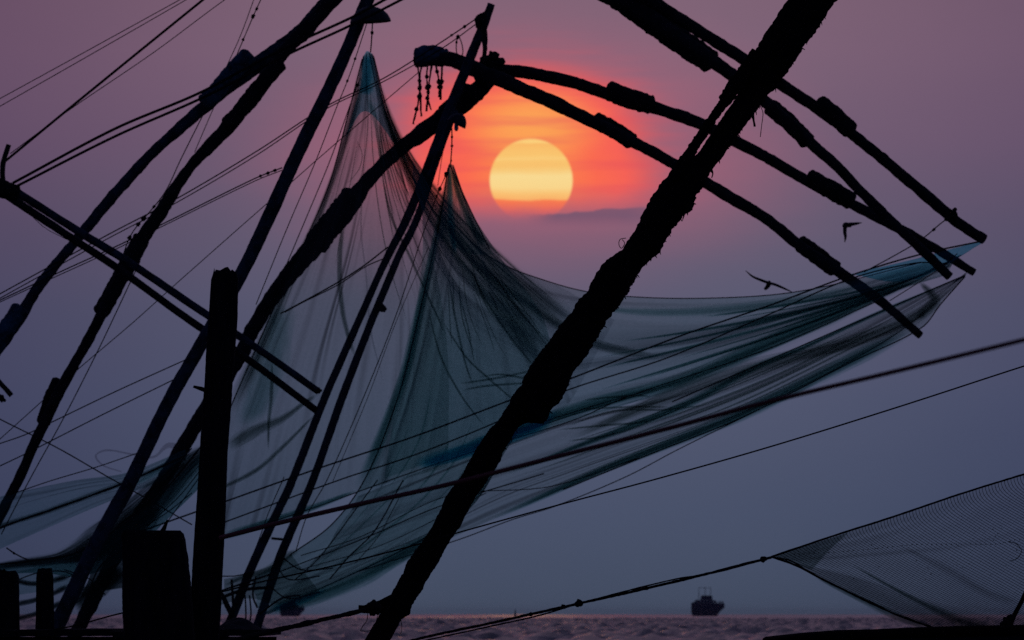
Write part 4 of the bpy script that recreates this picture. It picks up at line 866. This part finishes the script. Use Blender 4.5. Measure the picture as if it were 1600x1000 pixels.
# boat whose dark gunwale closes the lower right corner
def boat():
    c = P(1520, 985, 59.2); t = thing('wooden_boat', 'dark blue wooden boat, only its black gunwale showing along the lower right', 'boat', (c[0], c[1], GROUND))
    xs = np.linspace(-1.35, 5.4, 28); V = []; F = []; gun = []
    for i, x in enumerate(xs):
        k = (x + 1.35) / 6.75; hb = .9 * math.sin(min(1, k * 1.0 + .02) * pi) ** .5 if 0 < k < 1 else .05
        hb = max(hb, .05); zt = P(800, 1, 59.2)[2] * 0 + CAMZ - PX(59.2) * (np.interp(x, [-1.35, -.95, 0, 1.5, 5.4], [45, 35, 27, 22, 2]))
        zk = GROUND + .9 * (2 * k - 1) ** 4
        for s in (-1, 1):
            pass
        row = [(c[0] + x, c[1] + .9 - hb, zt), (c[0] + x, c[1] + .9 - hb * .85, (zt * .5 + zk * .5)), (c[0] + x, c[1] + .9, zk), (c[0] + x, c[1] + .9 + hb * .85, (zt * .5 + zk * .5)), (c[0] + x, c[1] + .9 + hb, zt),
               (c[0] + x, c[1] + .9 + hb - .05 * min(1, hb * 5), zt), (c[0] + x, c[1] + .9, min(zt - .02, zk + .25)), (c[0] + x, c[1] + .9 - hb + .05 * min(1, hb * 5), zt)]
        V += row; gun.append((row[0], row[4]))
    for i in range(len(xs) - 1):
        for j in range(8): F.append((i * 8 + j, i * 8 + (j + 1) % 8, (i + 1) * 8 + (j + 1) % 8, (i + 1) * 8 + j))
    F += [tuple(range(8))[::-1], tuple((len(xs) - 1) * 8 + j for j in range(8))]
    mesh('hull', V, F, M['boat'], t)
    for s in (0, 1): mesh('gunwale', *tube([np.array(q[s]) for q in gun], .035, 8, .1, 3, s), M['black'], t)
    for x in (.6, 2.2, 3.8): mesh('thwart', *bx(c[0] + x, c[0] + x + .25, c[1] + .15, c[1] + 1.65, 1.9, 1.94), M['post'], t, smooth=False)
boat()

# square post, stout post, small posts
def timber(name, label, pts4, D, dep, seed, top_rough=.045, cat='post'):
    """pts4: (xl, xr, y) stations from top down; roughly squared timber with worn edges"""
    base = pts4[-1]; t = thing(name, label, cat, P((base[0] + base[1]) / 2, 1000, D))
    rng = np.random.default_rng(seed); ys = np.linspace(pts4[0][2], pts4[-1][2], 150)
    xl = np.interp(ys, [p[2] for p in pts4], [p[0] for p in pts4]); xr = np.interp(ys, [p[2] for p in pts4], [p[1] for p in pts4])
    V = []; F = []; n = 24
    nz = np.cumsum(rng.normal(0, .22, (150, 4)), axis=0); nz -= np.linspace(0, 1, 150)[:, None] * nz[-1]
    for i, y in enumerate(ys):
        a, b = P(xl[i] + .5 * nz[i, 0], y, D), P(xr[i] + .5 * nz[i, 1], y, D); w = b[0] - a[0]; c = (a + b) / 2
        for j in range(n):
            th = 2 * pi * j / n; sx, sy = math.cos(th), math.sin(th); k = (abs(sx) ** 8 + abs(sy) ** 8) ** (-1 / 8)
            g_ = 1 - .02 * rng.random()
            V.append((c[0] + sx * k * w / 2 * g_, D + dep / 2 + sy * k * dep / 2 * g_, c[2] + (top_rough * (rng.random() - .5) if i == 0 else 0)))
    for i in range(149):
        for j in range(n): F.append((i * n + j, (i + 1) * n + j, (i + 1) * n + (j + 1) % n, i * n + (j + 1) % n))
    F += [tuple(range(n)), tuple(149 * n + j for j in range(n))[::-1]]
    mesh('timber', V, F, M['post'], t)
    return t
yb = HORIZON + (CAMZ - GROUND) / PX(60) + 20
sqp = timber('square_post', 'tall squared timber post standing left of centre', [(334, 369, 422), (329, 372, 436), (325, 370, 500), (312, 356, 700), (302, 350, 850), (293, 343, 1000), (280, 335, yb)], 60, .2, 3)
pole('peg', [(302, 604), (316, 608), (326, 612)], [4, 7, 8], 59.95, M['black'], sqp, .2, step=3)
stp = timber('stout_post', 'broad stumpy mooring post in front of the square post', [(189, 281, 829), (188, 285, 833), (189, 288, 846), (190, 292, 870), (190, 298, 930), (192, 302, 1000), (192, 306, yb)], 59.2, .42, 4, .015)
pole('top_spike', [(250, 836), (256, 826), (262, 812)], [9, 7, 3], 59.5, M['black'], stp, .3, step=3)
timber('short_post', 'low post cut off by the left edge', [(-24, 24, 891), (-26, 28, 900), (-26, 30, 1000), (-28, 32, yb)], 63, .2, 5)
timber('short_post', 'slim low post second from the left edge', [(58, 80, 892), (56, 82, 898), (55, 84, 1000), (52, 86, yb)], 63, .11, 6)
rope('', [(66, 930), (76, 932), (80, 944), (84, 958), (72, 972)], 2, 62.9, parent=stp, name='rope_tail', step=3)

# jetty
def jetty():
    zt = P(0, 985, 61)[2]
    jt = thing('jetty', 'dark timber jetty edge along the bottom left', 'jetty', (-3.2, 61, GROUND))
    x0 = P(-60, 985, 61)[0]; x1 = P(411, 985, 61)[0]; n = 16; w = (x1 - x0) / n
    rng = np.random.default_rng(9)
    for i in range(n):
        dz = rng.uniform(-.008, .008)
        mesh('plank', *bx(x0 + i * w + .006, x0 + (i + 1) * w - .006, 60.9, 66, zt - .045 + dz, zt + dz), M['deck'], jt, smooth=False)
    mesh('beam', *bx(x0, x1 - .03, 61.0, 61.15, zt - .25, zt - .056), M['deck'], jt, smooth=False); mesh('beam', *bx(x0, x1 - .03, 65.5, 65.65, zt - .25, zt - .056), M['deck'], jt, smooth=False)
    for x in (x0 + .3, (x0 + x1) / 2, x1 - .3):
        for y in (61.3, 65.3): mesh('pile', *tube([(x, y, GROUND - .2), (x, y, zt - .06)], .08, 10, .08, 3), M['post'], jt)
jetty()
hp = thing('net_heap', 'dark rumpled heap of net on the jetty beside the mast feet', 'net heap', P(370, 985, 62))
def heap():
    n = 40; V = []; F = []; rng = np.random.default_rng(12); ph = rng.random((8, 3)) * 6
    for i in range(n):
        for j in range(24):
            a = 2 * pi * j / 24; r = i / (n - 1); x = math.cos(a) * r; y = math.sin(a) * r
            h = (1 - r * r) * (.9 + .35 * sum(math.sin(4 * x + p[0] + 3 * y * p[1]) for p in ph) / 4)
            V.append(P(372, 985, 62) + np.array([x * .17, y * .5, max(h, 0) * .085]))
    for i in range(n - 1):
        for j in range(24): F.append((i * 24 + j, (i + 1) * 24 + j, (i + 1) * 24 + (j + 1) % 24, i * 24 + (j + 1) % 24))
    mesh('heap_mass', V, F, M['wrap'], hp)
heap()

# ------------------------------------------------------------------ birds
def bird(label, D, wings, body, tail, w):
    """wings: px chains from one tip over the back to the other tip; body: px chain"""
    c = P(*body[len(body) // 2][:2], D); u = PX(D); ps = []
    t = thing('bird', label, 'bird', c, 'birds over the net')
    ch = catmull(np.array(wings, float), 40); s = np.linspace(0, 1, 40)
    # wing: lens section, chord mostly across the line of flight
    wr = w * np.sin(np.clip(s, .02, .98) * pi) ** .55
    V, F = tube([P(x, y, D - .12 * abs(2 * k - 1)) for (x, y), k in zip(ch, s)], wr * u, 8, 0, squash=3.2); ps.append((V, F))
    bc = catmull(np.array(body, float), 16); r = np.interp(np.linspace(0, 1, 16), np.linspace(0, 1, len(tail)), tail)
    ps.append(tube([P(x, y, D - .06 + .02 * i) for i, (x, y) in enumerate(bc)], r * u, 10))
    V, F = join(ps); mesh('bird_body', V, F, M['bird'], t)
bird('dark bird banking on level wings left of the lower boom end', 140, [(1165, 423), (1176, 432), (1190, 438), (1201, 442), (1212, 445), (1226, 451), (1239, 457)], [(1202, 440), (1201, 444), (1199, 448), (1196, 451)], [2, 3.6, 3.6, 3, 2.6], 2.2)
bird('dark bird diving with one wing down between the booms', 138, [(1346, 348), (1334, 350), (1326, 351), (1321, 354), (1320, 362), (1321, 370), (1320, 378)], [(1317, 354), (1321, 351), (1326, 352), (1329, 354)], [1, 3.4, 3.8, 3.4, 1.4], 3.2)
